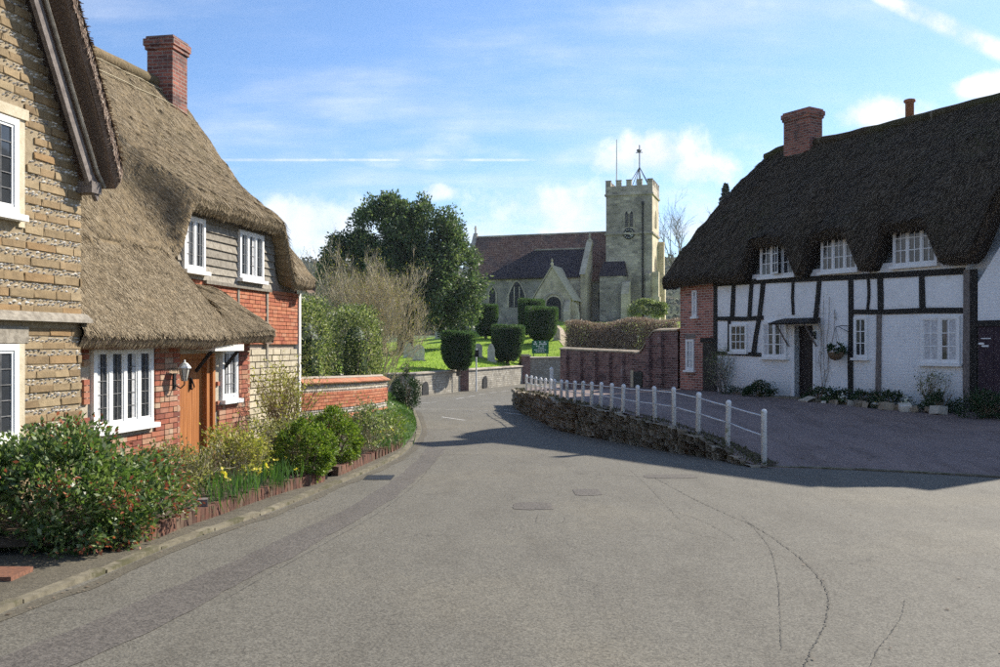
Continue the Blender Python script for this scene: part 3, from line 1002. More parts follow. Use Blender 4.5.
# turf and weeds creeping over the top
c_, o_ = [], []
for _ in range(5200):
    s_ = random.uniform(.5, acc[-1]); p_, d_ = at_len(s_)
    nrm = Vector((d_.y, -d_.x, 0)); nrm = nrm if nrm.x > 0 else -nrm
    if fbm((p_.x, p_.y, 0), .9) < random.uniform(-.5, .35): continue
    q_ = p_ + nrm * random.uniform(-.08, .34)
    c_.append((q_.x - OX, q_.y - OY, p_.z + .01 + random.uniform(-.05, .03) * (1 if q_ is None else .6)))
    o_.append((0, 0, 1))
leaf_mesh('weeds', np.array(c_), .06, 'moss_top', rw, np.array(o_), .35, .3)

fence = thing('post_and_rail_fence', 'white wooden post fence with two thin metal rails along the terrace edge', 'fence', (1.6, 22.3, .2))
FP = [(764, 409, 461), (727.5, 400, 443), (698, 392, 433), (674, 387, 425), (655, 386, 420), (637.6, 385, 417), (622.7, 384, 413), (611.8, 383, 410), (600.7, 382, 408), (591.5, 381.6, 406.5), (582.8, 381, 405), (574.6, 380.6, 403),
      (567.4, 380, 401), (561, 379.5, 399.5), (555, 379, 398), (550, 378.6, 397), (545, 378, 396), (541, 377.5, 394.6), (536, 376.6, 393), (531, 375.5, 391.5), (526.5, 374.5, 389.5)]
tops = []
post_me = {}
for k, (px, ty, by) in enumerate(FP):
    # foot stands on the wall head a little behind the stones
    best = min(WS, key=lambda q: abs((q.x + .16) / q.y - (px - 500) / 900))
    d_ = best.y + .05
    X = (px - 500) / 900 * d_
    zt = 1.65 - (ty - 345) / 900 * d_
    zb = 1.65 - (by - 345) / 900 * d_
    w_ = .046 if k < 3 else .042
    bb = B()
    zb2 = min(zb, best.z) - .12
    prof = [(w_, zb2), (w_, zt - .07), (w_ * 1.12, zt - .06), (w_ * 1.05, zt - .03), (w_ * .7, zt - .008), (w_ * .2, zt)]
    bb.lathe(prof, (X - OX, d_ - OY, 0), 8)
    tw = random.uniform(-.035, .035)
    bb.v = [(x + (z_ - zb) * tw, y + (z_ - zb) * tw * .5, z_) for x, y, z_ in bb.v]
    o = bb.obj('post', 'post_white', fence, True)
    tops.append((X - OX, d_ - OY, zt, zt - zb))
for hfrac in (.14, .52):
    for a, c in zip(tops[:-1], tops[1:]):
        bb = B()
        bb.tube([(a[0], a[1], a[2] - a[3] * hfrac), ((a[0] + c[0]) / 2, (a[1] + c[1]) / 2, (a[2] - a[3] * hfrac + c[2] - c[3] * hfrac) / 2 - .006), (c[0], c[1], c[2] - c[3] * hfrac)], .012, 6)
        bb.obj('rail', 'rail_white', fence, True)
a = tops[0]

# ------------------------------------------------------------------ thatched cottage on the left
LC = thing('thatched_cottage', 'stone and red brick cottage with tan thatch and orange oak door', 'house', (-5.77, 11, -.4), math.atan2(.9845, .1752))
GZ = -.5
YU, YL, YB = 0.0, -.79, -1.13
# hidden bulk and end gable
b = B()
b.box(-6.5, 8.33, .06, 5.3, GZ, 3.3)
b.prism_x([(.06, 3.3), (5.3, 3.3), (2.66, 6.7)], -6.5, 8.33)
b.obj('wall', 'mortar_dark', LC)
b = B()
b.box(-.6, 4.4, YL + .25, .05, GZ, 1.9)
wall_holes(b, -.6, 4.4, GZ, 1.78, [(2.2, 3.24, GZ + .2, 1.52)], YL + .035, .215)
b.add([(4.4, YL + .035, GZ), (4.4, .05, GZ), (4.4, .05, 2.2), (4.4, YL + .035, 1.75)], [(0, 1, 2, 3)])
b.obj('lean_to_wall', 'mortar', LC)
b = B()
b.prism([(-4.05, GZ), (-.575, GZ), (-.575, 3.48), (-2.3, 6.75), (-4.05, 3.48)], YB + .016, .05)
b.obj('bay_wall', 'ham_mortar', LC)
# bricks of the lean-to front
holes = [(.07, 1.51, .5, 1.9), (2.16, 3.28, GZ, 1.6), (3.36, 4.02, .7, 1.9)]
lean = courses(lambda z: -.5, lambda z: 4.4, GZ + .35, 1.74, .077, (.225, .225, .112), .012, holes)
lean.sort(key=lambda q: q[0])
lean = [q for q in lean if q[0] > .0]
up = courses(lambda z: 3.9, lambda z: 8.39, 1.2, 2.74, .077, (.225, .225, .112), .012, [(5.52, 5.60, 0, 3), (6.75, 6.83, 0, 3), (-9, 9, -2, 1.62)])
up.sort(key=lambda q: -q[1])
rough_part = [q for q in lean if random.random() < .10]
lay(LC, lean, YL, .05, 'brick', 'brick_red', 300, 'brickwork')
lay(LC, up, -.005, .05, 'upper_brick', 'brick_orange', 220, 'upper_brickwork')
b = B(); b.box(5.525, 5.595, -.02, .05, 1.2, 2.75); b.obj('stud', 'grey_timber', LC)
b = B(); b.box(6.755, 6.825, -.02, .05, 1.2, 2.75); b.obj('stud', 'grey_timber', LC)
# pale rubble below the upper brick, end wall
low_st = courses(lambda z: 4.41, lambda z: 8.39, GZ + .2, 1.6, .125, (.2, .28, .34, .16), .02, [])
lay(LC, low_st, -.005, .06, 'rubble_stone', 'pale_stone', 200, 'rubble_stonework', .012, (1, 2, 3, 4, 5))
b = B(); b.box(8.33, 8.43, -.03, .12, GZ, 2.75); b.obj('corner_post', 'cream_paint', LC)
# brick end gable of the cottage
b = B(); b.prism_x([(.04, GZ), (5.3, GZ), (5.3, 3.3), (2.66, 6.7), (.04, 3.3)], 8.335, 8.37); b.obj('end_wall', 'cottage_brick', LC)

# banded stone and flint of the gabled bay
def bay_x1(z):
    return -.57 if z < 3.5 else -.57 - (z - 3.5) / 1.9


def bay_x0(z):
    return -4.05 if z < 3.5 else -4.05 + (z - 3.5) / 1.9


bholes = [(-3.05, -1.50, 2.84, 4.10), (-3.05, -1.54, .5, 1.87), (-1.5, -1.36, 3.62, 3.86)]
allst, flints = [], []
z = GZ + .2
k = 0
while z < 6.5:
    if abs(z - 1.9) < .10:
        z = 1.97
    hh = random.uniform(.078, .10)
    allst += courses(bay_x0, bay_x1, z, z + hh, hh, (.24, .36, .30, .46, .2), .009, bholes, bond=False)
    z += hh
    if z > 1.74 and z < 1.9: continue
    hh = random.uniform(.062, .08)
    flints += courses(bay_x0, bay_x1, z, z + hh * .55, hh * .55, (.035, .055, .075, .045), .009, bholes, bond=False)
    flints += courses(bay_x0, bay_x1, z + hh * .5, z + hh, hh * .5, (.035, .055, .075, .045), .009, bholes, bond=False)
    z += hh
allst.sort(key=lambda q: -q[0])
lay(LC, allst, YB, .08, 'stone', 'ham_stone', 260, 'stonework', .008, (1, 2, 3, 4, 5, 6))
fb = B()
for (x, zc, w, h) in flints:
    if random.random() < .06: continue
    yy = YB + random.uniform(-.010, .002); w *= random.uniform(.75, 1.15); h *= random.uniform(.8, 1.2); zc += random.uniform(-.014, .014)
    fb.add([(x - w / 2, YB + .018, zc - h * .2), (x - w * .1, YB + .018, zc - h / 2), (x + w / 2, YB + .018, zc - h * .1), (x + w * .2, YB + .018, zc + h / 2), (x - w * .3, YB + .018, zc + h * .4), (x + random.uniform(-.2, .2) * w, yy - .006, zc + random.uniform(-.2, .2) * h)],
           [(0, 1, 5), (1, 2, 5), (2, 3, 5), (3, 4, 5), (4, 0, 5)])
stuff(fb.obj('flint_bands', 'flint', LC))
# drip mould between the storeys of the bay
b = B()
b.prism_x([(YB - .10, 1.90), (YB + .1, 1.90), (YB + .1, 2.02), (YB - .015, 2.0), (YB - .09, 1.935)], -4.1, -.50)
b.obj('drip_mould', 'grey_timber', LC)
b = B(); b.box(-3.15, -1.46, YB - .012, YB + .1, 1.67, 1.84); b.obj('lintel', 'grey_timber', LC)
b = B(); b.box(-3.12, -1.48, YB - .03, YB + .1, 3.97, 4.08); b.obj('lintel', 'pale_stone', LC)
for (z0_, z1_) in ((2.86, 3.97), (.5, 1.67)):
    b = B(); b.box(-1.6, -1.51, YB - .006, YB + .1, z0_, z1_); b.obj('jamb', 'pale_stone', LC)
b = B(); b.box(-1.49, -1.37, YB + .04, YB + .055, 3.63, 3.85); b.obj('putlog_hole', 'black_iron', LC)
window(LC, -2.98, -1.62, 2.98, 3.95, YB - .03, 3, 5, 2, .065)
window(LC, -2.98, -1.62, .68, 1.66, YB - .03, 3, 5, 2, .065)
window(LC, .13, 1.45, .6, 1.63, YL - .015, 4, 5, 2, .065, curtain={0: (.0, .35), 2: (.62, 1)})
window(LC, 3.42, 3.96, .78, 1.6, YL - .012, 1, 4, 3, .06, curtain={0: (.2, .8)})
# oak door in its recess
b = B()
for k in range(5):
    b.box(2.27 + k * .148, 2.27 + (k + 1) * .148 - .006, YL + .12, YL + .16, GZ + .2, 1.44)
door = b.obj('door', 'oak_door', LC)
b = B(); b.box(2.63, 2.66, YL + .09, YL + .121, .98, 1.16); b.tube([(2.645, YL + .09, 1.14), (2.67, YL + .06, 1.02), (2.645, YL + .09, .98)], .012, 5); b.obj('knocker', 'black_iron', door)
b = B(); b.lathe([(.0, -.001), (.022, 0), (.022, .02), (.0, .03)], (2.36, YL + .10, .72), 8); b.obj('handle', 'black_iron', door)
b = B(); b.box(2.2, 2.27, YL + .03, YL + .2, GZ + .2, 1.52); b.box(3.01, 3.09, YL + .04, YL + .2, GZ + .2, 1.52); b.box(3.16, 3.24, YL + .02, YL + .2, GZ + .2, 1.52); b.box(2.27, 3.16, YL + .05, YL + .2, 1.44, 1.52)
b.obj('door_frame', 'oak_door', LC)
b = B(); b.box(3.09, 3.16, YL + .18, YL + .2, GZ + .2, 1.44); b.obj('gap_shade', 'black_iron', LC)  # black strip painting the shade in the gap beside the door
b = B(); b.box(2.62, 3.56, YL - .30, YL + .02, 1.56, 1.665)
hood = b.obj('door_hood', 'cream_paint', LC)
for k in range(8):
    piece('tile', 'roof_tile', hood, (2.68 + k * .117, YL - .15, 1.685), (.108, .31, .04))
for x in (2.66, 3.5):
    b = B(); b.tube([(x, YL + .03, 1.25), (x, YL - .22, 1.55)], .03, 5); b.obj('hood_bracket', 'black_timber', LC)
# weatherboards between the dormer windows
z = 2.75
for k in range(9):
    hgt = random.uniform(.125, .15)
    for (xa, xb) in ((4.22, 5.55),) if 2.86 < z < 3.7 else ((3.45, 6.95),):
        bb = B()
        jl, jr = random.uniform(-.01, .01), random.uniform(-.01, .01)
        bb.add([(xa, -.035, z + jl), (xb, -.035, z + jr), (xb, .0, z + hgt + jr + .02), (xa, .0, z + hgt + jl + .02), (xa, .03, z + jl), (xb, .03, z + jr)], [(0, 1, 2, 3), (0, 4, 5, 1)])
        bb.obj('weatherboard', 'grey_timber', LC)
    if 2.86 < z < 3.7:
        for (xa, xb) in ((6.5, 7.1), (3.42, 3.62)):
            bb = B(); bb.add([(xa, -.035, z), (xb, -.035, z), (xb, .0, z + hgt + .02), (xa, .0, z + hgt + .02), (xa, .03, z), (xb, .03, z)], [(0, 1, 2, 3), (0, 4, 5, 1)]); bb.obj('weatherboard', 'grey_timber', LC)
    z += hgt
b = B(); b.box(4.3, 6.9, -.06, .05, 2.69, 2.75); b.obj('bressumer', 'grey_timber', LC)
window(LC, 3.57, 4.25, 2.88, 3.76, -.07, 2, 4, 2, .055, curtain={0: (0, .5)})
window(LC, 5.52, 6.52, 2.88, 3.76, -.07, 3, 4, 2, .055, curtain={1: (.5, 1)})

# thatch: one swept sheet, raised over the dormers and running down over the lean-to
RY, RZ = 2.66, 7.05


def A_(y):
    return RZ - 1.349 * (RY - y)


def left_col(x):
    e_ = sstep(2.75, 3.5, x) * (1 - sstep(6.85, 7.55, x))
    c_ = sstep(2.75, 3.5, x)
    sag = -.05 * math.sin((x + 1) * .55) - (.22 * sstep(7.6, 8.7, x))
    nU = 22
    pts = []
    for k in range(nU + 1):
        v_ = k / nU
        y = RY + (-.3 - RY) * v_
        zA = A_(y) - .10 * math.sin(math.pi * v_)
        zE = 4.06 + (RZ - 4.06) * (1 - v_) + .02
        z_ = zA + (zE - zA) * e_ * min(1.0, .15 + v_ * .9) * (v_ > 0)
        n_ = .035 * fbm((x, y, z_), 1.6) + .02 * fbm((x * 3, y, z_), 3.1)
        pts.append(Vector((x, y - n_ * .6, z_ + sag * (1 - v_) + n_)))
    ze = pts[-1].z
    a0 = Vector((x, -.3, A_(-.3)))
    f = lambda q: a0.lerp(Vector(q), c_)
    pts.append(f((x, -.31, ze - .14)))
    pts.append(f((x, -.25, ze - .27)))
    pts.append(f((x, .03, ze - .20)))
    nL = 8
    low_ = []
    for k in range(nL + 1):
        v_ = k / nL
        yA = -.3 - .86 * v_; pA = Vector((x, yA, A_(yA) - .03 * v_))
        pL = Vector((x, .03 - 1.19 * v_, 2.68 - .74 * v_ ** 1.15))
        q = pA.lerp(pL, c_)
        n_ = .03 * fbm((x, q.y, q.z), 2.0)
        low_.append(q + Vector((0, -n_ * .5, n_)))
    e0 = low_[-1]
    eave = [e0 + Vector((0, -.03, -.09)), e0 + Vector((0, .02, -.21)), e0 + Vector((0, .14, -.27)), Vector((x, YL + .1, e0.z - .18))]
    return pts, low_, eave


XS = [-.62 + i * .11 for i in range(int((8.62 + .62) / .11) + 1)]
XS = [x for x in XS if abs(x - 4.56) > .03] + [4.56]; XS.sort()
cols_ = [left_col(x) for x in XS]
b = B()
iL = XS.index(4.56)
b.grid([c[0] for c in cols_])
b.grid([[c[0][-1], c[1][0]] for c, x in zip(cols_, XS) if x <= 3.62])
b.grid([c[1] for c in cols_[:iL + 1]])
thatch = b.obj('thatch', 'thatch_tan', LC, True)
b = B()
b.grid([[c[1][-1]] + c[2] for c in cols_[:iL + 1]])
# verge of the lean-to thatch
c = cols_[iL]
vtop = c[1]
b.grid([[p_, p_ + Vector((.02, .0, -.10)), p_ + Vector((-.02, .0, -.24)), p_ + Vector((-.25, 0, -.27))] for p_ in vtop])
b.add([c[1][-1], c[2][0], c[2][1], c[2][2], c[2][3]], [(0, 1, 2, 3, 4)])
b.obj('thatch_edge', 'thatch_cut', thatch, True)
b = B()
# gable verge at the far end
c = cols_[-1]
vt = c[0][:23]
b.grid([[p_, p_ + Vector((.05, 0, -.12)), p_ + Vector((.02, 0, -.30)), p_ + Vector((-.35, 0, -.34))] for p_ in vt])
b.obj('thatch_edge', 'thatch_cut', thatch, True)
# back slope and the run hidden behind the bay
b = B()
b.grid([[(x, RY + .02, RZ - .02 - .05 * math.sin((x + 1) * .55) - .22 * sstep(7.6, 8.7, x)), (x, 5.9, 2.9)] for x in [-6.6] + XS])
b.grid([[(-6.6, RY, RZ), (-6.6, -.3, A_(-.3))], [(-.6, RY, RZ), (-.6, -.3, A_(-.3))]])
b.obj('back_slope', 'thatch_tan', thatch)
# ridge roll
b = B()
b.tube([(x, RY, RZ - .03 - .05 * math.sin((x + 1) * .55) - .22 * sstep(7.6, 8.7, x) + .02 * fbm((x, 0, 0), 1.2)) for x in XS[::3]], .13, 8)
b.obj('ridge_roll', 'thatch_tan', thatch, True)
b = B()
for dy in (.16, .42):
    b.tube([tuple(c[0][0].lerp(c[0][4], dy / .56) + Vector((0, -.02, .02))) for c in cols_[::4]], .012, 4)
b.obj('ridge_spar', 'twig_pale', thatch)
PU = np.array([[tuple(p_) for p_ in c[0][:23]] for c in cols_])
PL_ = np.array([[tuple(p_) for p_ in c[1]] for c in cols_[:iL + 1]])
straw('straw', PU, 105000, 'straw_tan', thatch, .06, .18, .004, .010)
straw('straw', PL_, 62000, 'straw_tan', thatch, .06, .16, .0038, .010)
# ragged fringe along the low eave
PE = np.array([[tuple(c[1][-2]), tuple(c[1][-1]), tuple(c[2][0]), tuple(c[2][1])] for c in cols_[:iL + 1]])
straw('fringe', PE, 9000, 'straw_tan', thatch, .03, .075, .005, .012)
PF = np.array([[tuple(c[0][-4]), tuple(c[0][-3]), tuple(c[0][-2])] for c in cols_])
straw('fringe', PF, 6000, 'straw_tan', thatch, .03, .07, .005, .012)
# thatched gable of the bay
def bay_profile(off):
    """outline of the gable thatch seen from the street, off = thickness outwards"""
    pts = []
    for k in range(25):
        u_ = -1 + 2 * k / 24
        h = abs(u_)
        x = -2.3 + u_ * (1.94 + off * .30)
        z_ = 6.92 - 1.9 * 1.80 * h ** 1.22 + off * .85 - (.06 if h > .95 else 0)
        pts.append((x, z_))
    return pts


inn, outr = bay_profile(.02), bay_profile(.48)
yv = YB - .30
rows = []
for (yy, k) in ((yv + .02, 0), (yv - .03, .25), (yv - .02, .6), (yv + .05, .9), (yv + .22, 1.0), (yv + .8, 1.04), (2.66, 1.0)):
    rows.append([(a[0] + (c[0] - a[0]) * k, yy + .015 * fbm((a[0], yy, a[1]), 3), a[1] + (c[1] - a[1]) * k + .012 * fbm((a[0], yy, a[1]), 4)) for a, c in zip(inn, outr)])
b = B()
b.grid([rows[i] for i in range(4)][::-1]); b.grid([inn_ for inn_ in ([(p_[0], yv + .02, p_[1]) for p_ in inn], [(p_[0], YB + .2, p_[1]) for p_ in inn])])
for e in (0, -1):
    b.add([(inn[e][0], yv + .02, inn[e][1]), (outr[e][0], yv + .05, outr[e][1]), (outr[e][0], 0, outr[e][1]), (inn[e][0], 0, inn[e][1])], [(0, 1, 2, 3)])
b.obj('bay_thatch_edge', 'thatch_cut', thatch, True)
b = B(); b.grid(rows[3:]); b.obj('bay_thatch', 'thatch_tan', thatch, True)
PB = np.array([[rows[k][i] for k in (3, 2, 1)] for i in range(25)])
straw('bay_straw', PB, 12000, 'straw_brown', thatch, .03, .08, .006, .012)
PB = np.array([[rows[k][i] for k in (5, 4, 3)] for i in range(25)])
straw('bay_straw', PB, 7000, 'straw_tan', thatch, .05, .10, .006, .012)
for sgn in (1, -1):   # barge boards
    b = B()
    pts = [(-2.3 + sgn * q, z_) for q, z_ in ((0.0, 6.78), (.45, 5.95), (.9, 5.10), (1.35, 4.25), (1.70, 3.60), (1.84, 3.44))]
    w_ = .15
    for (p0, p1) in zip(pts[:-1], pts[1:]):
        b.add([(p0[0], YB - .16, p0[1]), (p1[0], YB - .16, p1[1]), (p1[0] - sgn * .05, YB - .16, p1[1] - w_), (p0[0] - sgn * .05, YB - .16, p0[1] - w_),
               (p0[0], YB - .11, p0[1]), (p1[0], YB - .11, p1[1]), (p1[0] - sgn * .05, YB - .11, p1[1] - w_), (p0[0] - sgn * .05, YB - .11, p0[1] - w_)],
              [(0, 1, 2, 3), (7, 6, 5, 4), (0, 4, 5, 1), (3, 2, 6, 7), (0, 3, 7, 4), (1, 5, 6, 2)])
    b.obj('barge_board', 'grey_post', LC)
    b = B(); b.tube([(p_[0] + sgn * .03, YB - .19, p_[1] + .02) for p_ in pts], .022, 6); b.obj('gutter_pipe', 'grey_timber', LC)
    b = B(); b.box(-2.3 + sgn * 1.74 - .09, -2.3 + sgn * 1.74 + .09, YB - .18, YB + .1, 3.37, 3.50); b.obj('bracket_stone', 'grey_post', LC)
# chimney
def chimney(parent, x0, x1, y0, y1, z0, z1, mat='chimney_brick', pots=0):
    bb = B()
    bb.box(x0, x1, y0, y1, z0, z1 - .28)
    bb.box(x0 - .035, x1 + .035, y0 - .035, y1 + .035, z1 - .278, z1 - .20)
    bb.box(x0 - .06, x1 + .06, y0 - .06, y1 + .06, z1 - .198, z1 - .06)
    bb.box(x0 - .02, x1 + .02, y0 - .02, y1 + .02, z1 - .058, z1)
    ch = bb.obj('chimney', mat, parent)
    return ch


chimney(LC, 7.2, 7.78, 2.25, 2.82, 6.2, 8.02)

# lantern by the oak door
ln = thing('wall_lantern', 'black and white carriage lantern on a bracket beside the oak door', 'lantern', (0, 0, 0), 0)
wm = LC.matrix_basis if False else Matrix.Translation((-5.77, 11, 0)) @ Matrix.Rotation(math.atan2(.9845, .1752), 4, 'Z')
p_ = wm @ Vector((1.99, YL, 1.1)); ln.location = (p_.x, p_.y, 1.12); ln.scale = (.85, .85, .85); ln.rotation_euler = (0, 0, math.atan2(.9845, .1752)); ZB[ln] = 1.1
b = B(); b.box(-.035, .035, -.02, .02, .98, 1.25); b.tube([(0, -.02, 1.05), (0, -.12, 1.0), (0, -.19, 1.06), (0, -.19, 1.13)], .012, 6); b.obj('bracket', 'black_iron', ln)
b = B(); b.lathe([(.04, 1.12), (.045, 1.14), (.085, 1.33), (.09, 1.335)], (0, -.19, 0), 6); b.obj('glass', 'lamp_glass', ln)
b = B(); b.lathe([(.11, 1.335), (.10, 1.36), (.05, 1.42), (.02, 1.43), (.015, 1.47), (.0, 1.48)], (0, -.19, 0), 6); b.obj('cap', 'post_white', ln)
b = B()
for k in range(6):
    a = 2 * math.pi * k / 6
    b.tube([(.046 * math.cos(a), -.19 + .046 * math.sin(a), 1.12), (.092 * math.cos(a), -.19 + .092 * math.sin(a), 1.335)], .006, 4)
b.obj('cage', 'black_iron', ln)

# ------------------------------------------------------------------ half-timbered cottage on the right
RA = math.atan2(-.851, .525)
RC = thing('half_timbered_cottage', 'white half-timbered cottage with dark thatch and three dormer windows', 'house', (10.23, 19.8, .2), RA)
RM = Matrix.Translation((10.23, 19.8, 0)) @ Matrix.Rotation(RA, 4, 'Z')
G0 = -.1
b = B()
wall_holes(b, -7.55, .02, G0, 3.6, [(-4.66, -4.06, G0 + .05, 2.16)], 0, .3)
b.box(-7.55, 2.9, .3, 6.0, G0, 3.6)
b.prism_x([(.3, 3.6), (6.0, 3.6), (3.1, 7.3)], -8.6, 2.9)
b.obj('wall', 'whitewash', RC)
b = B(); b.box(-9.0, -7.5, -.012, .5, G0, 3.7); b.box(-9.0, -7.5, .5, 6.0, G0, 3.7); b.prism_x([(.3, 3.7), (6, 3.7), (3.1, 7.3)], -9.0, -8.6)
b.obj('brick_wall', 'cottage_brick', RC)
b = B(); b.prism([(.3, 2.18), (2.9, 2.18), (2.9, 4.3), (1.15, 4.3), (.3, 3.0)], -.02, .29); b.obj('gable_wall', 'whitewash', RC)


def timber(pts, w, name='post', mat='black_timber', proud=.035):
    """crooked timber along pts (x,z), width w"""
    bb = B()
    L, Rr = [], []
    n_ = len(pts)
    for i, (x, z_) in enumerate(pts):
        d_ = Vector((pts[min(i + 1, n_ - 1)][0] - pts[max(i - 1, 0)][0], pts[min(i + 1, n_ - 1)][1] - pts[max(i - 1, 0)][1])).normalized()
        s_ = Vector((-d_.y, d_.x)) * w / 2 * random.uniform(.9, 1.12)
        L.append((x + s_.x, z_ + s_.y)); Rr.append((x - s_.x, z_ - s_.y))
    bb.grid([[(l[0], .01, l[1]), (l[0], -proud, l[1]), (r[0], -proud, r[1]), (r[0], .01, r[1])] for l, r in zip(L, Rr)])
    bb.add([(L[0][0], .01, L[0][1]), (L[0][0], -proud, L[0][1]), (Rr[0][0], -proud, Rr[0][1]), (Rr[0][0], .01, Rr[0][1])], [(0, 1, 2, 3)])
    bb.add([(L[-1][0], .01, L[-1][1]), (L[-1][0], -proud, L[-1][1]), (Rr[-1][0], -proud, Rr[-1][1]), (Rr[-1][0], .01, Rr[-1][1])], [(3, 2, 1, 0)])
    return bb.obj(name, mat, RC)


timber([(-7.6, 3.43), (-5.5, 3.40), (-3, 3.33), (0.0, 3.28)], .15, 'wall_plate', proud=.03)
timber([(-7.6, 2.42), (-6.9, 2.40), (-6.4, 2.38), (-5.72, 2.40)], .12, 'rail', proud=.03)
timber([(-2.9, 2.47), (-2.0, 2.44), (-1.0, 2.44), (0.02, 2.41)], .125, 'rail', proud=.03)
timber([(-7.5, 1.42), (-6.4, 1.40), (-5.78, 1.38)], .10, 'rail', proud=.028)
timber([(-7.52, 3.4), (-7.52, 2.4), (-7.52, .1)], .13, proud=.036)
timber([(-6.80, 3.4), (-6.83, 2.9), (-6.86, 2.45)], .13, proud=.038)
timber([(-6.13, 3.4), (-6.18, 2.9), (-6.22, 2.43)], .12, proud=.038)
timber([(-5.72, 3.38), (-5.78, 2.9), (-5.86, 2.4), (-5.98, 1.9), (-6.06, 1.42)], .14, 'brace', proud=.04)
timber([(-6.97, 2.38), (-6.98, 1.9), (-7.0, 1.42)], .09, proud=.037)
timber([(-4.70, 3.32), (-4.72, 2.9), (-4.69, 2.45)], .07, proud=.038)
timber([(-3.86, 3.3), (-3.90, 2.9), (-3.97, 2.35)], .13, proud=.038)
timber([(-2.92, 3.28), (-2.91, 2.2), (-2.93, 1.2), (-2.92, .15)], .13, proud=.04)
timber([(-2.42, 3.25), (-2.40, 2.9), (-2.44, 2.5)], .06, proud=.038)
timber([(-2.10, 3.25), (-2.08, 2.7), (-2.09, 2.44)], .13, proud=.038)
timber([(-2.12, 2.38), (-2.13, 1.6), (-2.14, .9), (-2.15, .15)], .12, 'post', 'grey_post', .05)
timber([(-1.02, 3.25), (-1.01, 2.9), (-1.0, 2.46)], .13, proud=.038)
timber([(.06, 3.3), (.06, 2.4), (.05, 1.3), (.05, .1)], .14, 'corner_post', 'grey_post', .05)
timber([(.21, 3.3), (.21, 2.4), (.21, 1.3), (.21, .1)], .14, 'corner_post', 'black_timber', .03)
# lime panels between the upper timbers, slightly bellied
for (xa, xb, za, zb) in ((-7.44, -6.90, 2.52, 3.32), (-6.75, -6.28, 2.50, 3.31), (-6.10, -5.82, 2.48, 3.30), (-5.66, -4.76, 2.44, 3.28), (-4.65, -3.98, 2.42, 3.27), (-2.84, -2.46, 2.57, 3.22), (-2.37, -2.18, 2.56, 3.22),
                         (-2.01, -1.10, 2.55, 3.20), (-.93, -.02, 2.53, 3.19), (-7.42, -7.05, 1.50, 2.32), (-3.80, -3.0, .35, 3.26)):
    bb = B(); n_ = 6
    bb.grid([[(xa + (xb - xa) * i / n_, -.006 - .016 * math.sin(math.pi * i / n_) * math.sin(math.pi * j / n_), za + (zb - za) * j / n_) for i in range(n_ + 1)] for j in range(n_ + 1)])
    bb.obj('panel', 'lime_panel', RC, True)
# windows
ww = dict(bar='white_paint', barw=.022, mat='white_paint')
window(RC, -6.94, -6.30, 1.46, 2.24, -.055, 1, 3, 3, .05, sill=.05, **ww)
window(RC, -5.74, -4.90, 1.32, 2.28, -.06, 2, 3, 2, .055, sill=.06, curtain={0: (0, .5), 1: (.6, 1)}, **ww)
window(RC, -2.82, -2.44, 1.34, 2.34, -.055, 1, 3, 2, .05, sill=.06, **ww)
window(RC, -1.03, -.10, 1.24, 2.30, -.06, 2, 3, 2, .06, sill=.07, curtain={0: (0, 1), 1: (.35, 1)}, **ww)
window(RC, -8.72, -8.38, .9, 1.82, -.065, 1, 3, 2, .05, sill=.05, curtain={0: (.1, .9)}, **ww)
window(RC, -8.44, -8.26, 2.5, 3.28, -.065, 1, 1, 1, .04, sill=.03, curtain={0: (0, 1)}, **ww)
for k_, (xa, xb) in enumerate(((-5.80, -4.62), (-3.78, -2.70), (-1.73, -.62))):
    w_ = window(RC, xa, xb, 3.50, 4.50, -.07, 3, 3, 2, .05, sill=.07, **ww)
b = B()   # casement standing ajar in the far dormer
b.add([(-5.33, -.09, 3.56), (-5.02, -.22, 3.56), (-5.02, -.22, 4.38), (-5.33, -.09, 4.38)], [(0, 1, 2, 3)])
sash = B()
for (u0, u1, v0, v1) in ((0, 1, 0, .06), (0, 1, .94, 1), (0, .1, .06, .94), (.9, 1, .06, .94), (.46, .54, .06, .94), (.1, .9, .34, .37), (.1, .9, .64, .67)):
    q = lambda u, v, dy: (-5.33 + .31 * u, -.095 - .13 * u + dy, 3.56 + .82 * v)
    sash.add([q(u0, v0, 0), q(u1, v0, 0), q(u1, v1, 0), q(u0, v1, 0), q(u0, v0, -.02), q(u1, v0, -.02), q(u1, v1, -.02), q(u0, v1, -.02)], [(0, 1, 2, 3), (7, 6, 5, 4), (0, 4, 5, 1), (1, 5, 6, 2), (2, 6, 7, 3), (3, 7, 4, 0)])
so = sash.obj('open_casement', 'white_paint', RC)
b.obj('pane', 'glass', so)
# door, canopy, lamp, steps, alley door
b = B()
for k in range(5):
    b.box(-4.64 + k * .115, -4.64 + k * .115 + .110, .16, .2, G0 + .1, 2.14)
d_ = b.obj('door', 'dark_door', RC)
b = B(); b.lathe([(0, 0), (.03, .0), (.03, .05), (0, .06)], (-4.14, .13, 1.15), 8); b.obj('handle', 'lead', d_)
b = B(); b.box(-4.75, -4.66, -.025, .2, .12, 2.2); b.obj('door_frame', 'white_paint', RC)
b = B(); b.box(-4.06, -3.99, -.022, .2, .12, 2.2); b.obj('door_frame', 'white_paint', RC)
b = B()
b.prism_x([(-.62, 2.18), (.0, 2.20), (.0, 2.36), (-.30, 2.31), (-.64, 2.22)], -5.0, -3.85); b.obj('door_canopy', 'black_timber', RC)
b = B(); b.tube([(-4.85, -.02, 1.62), (-4.85, -.5, 2.19)], .022, 6); b.obj('canopy_brace', 'grey_post', RC)
b = B(); b.tube([(-3.95, -.02, 1.62), (-3.95, -.5, 2.19)], .022, 6); b.obj('canopy_brace', 'grey_post', RC)
b = B(); b.box(-8.02, -7.58, -.03, .02, .15, 1.72); b.obj('alley_door', 'dark_door', RC)
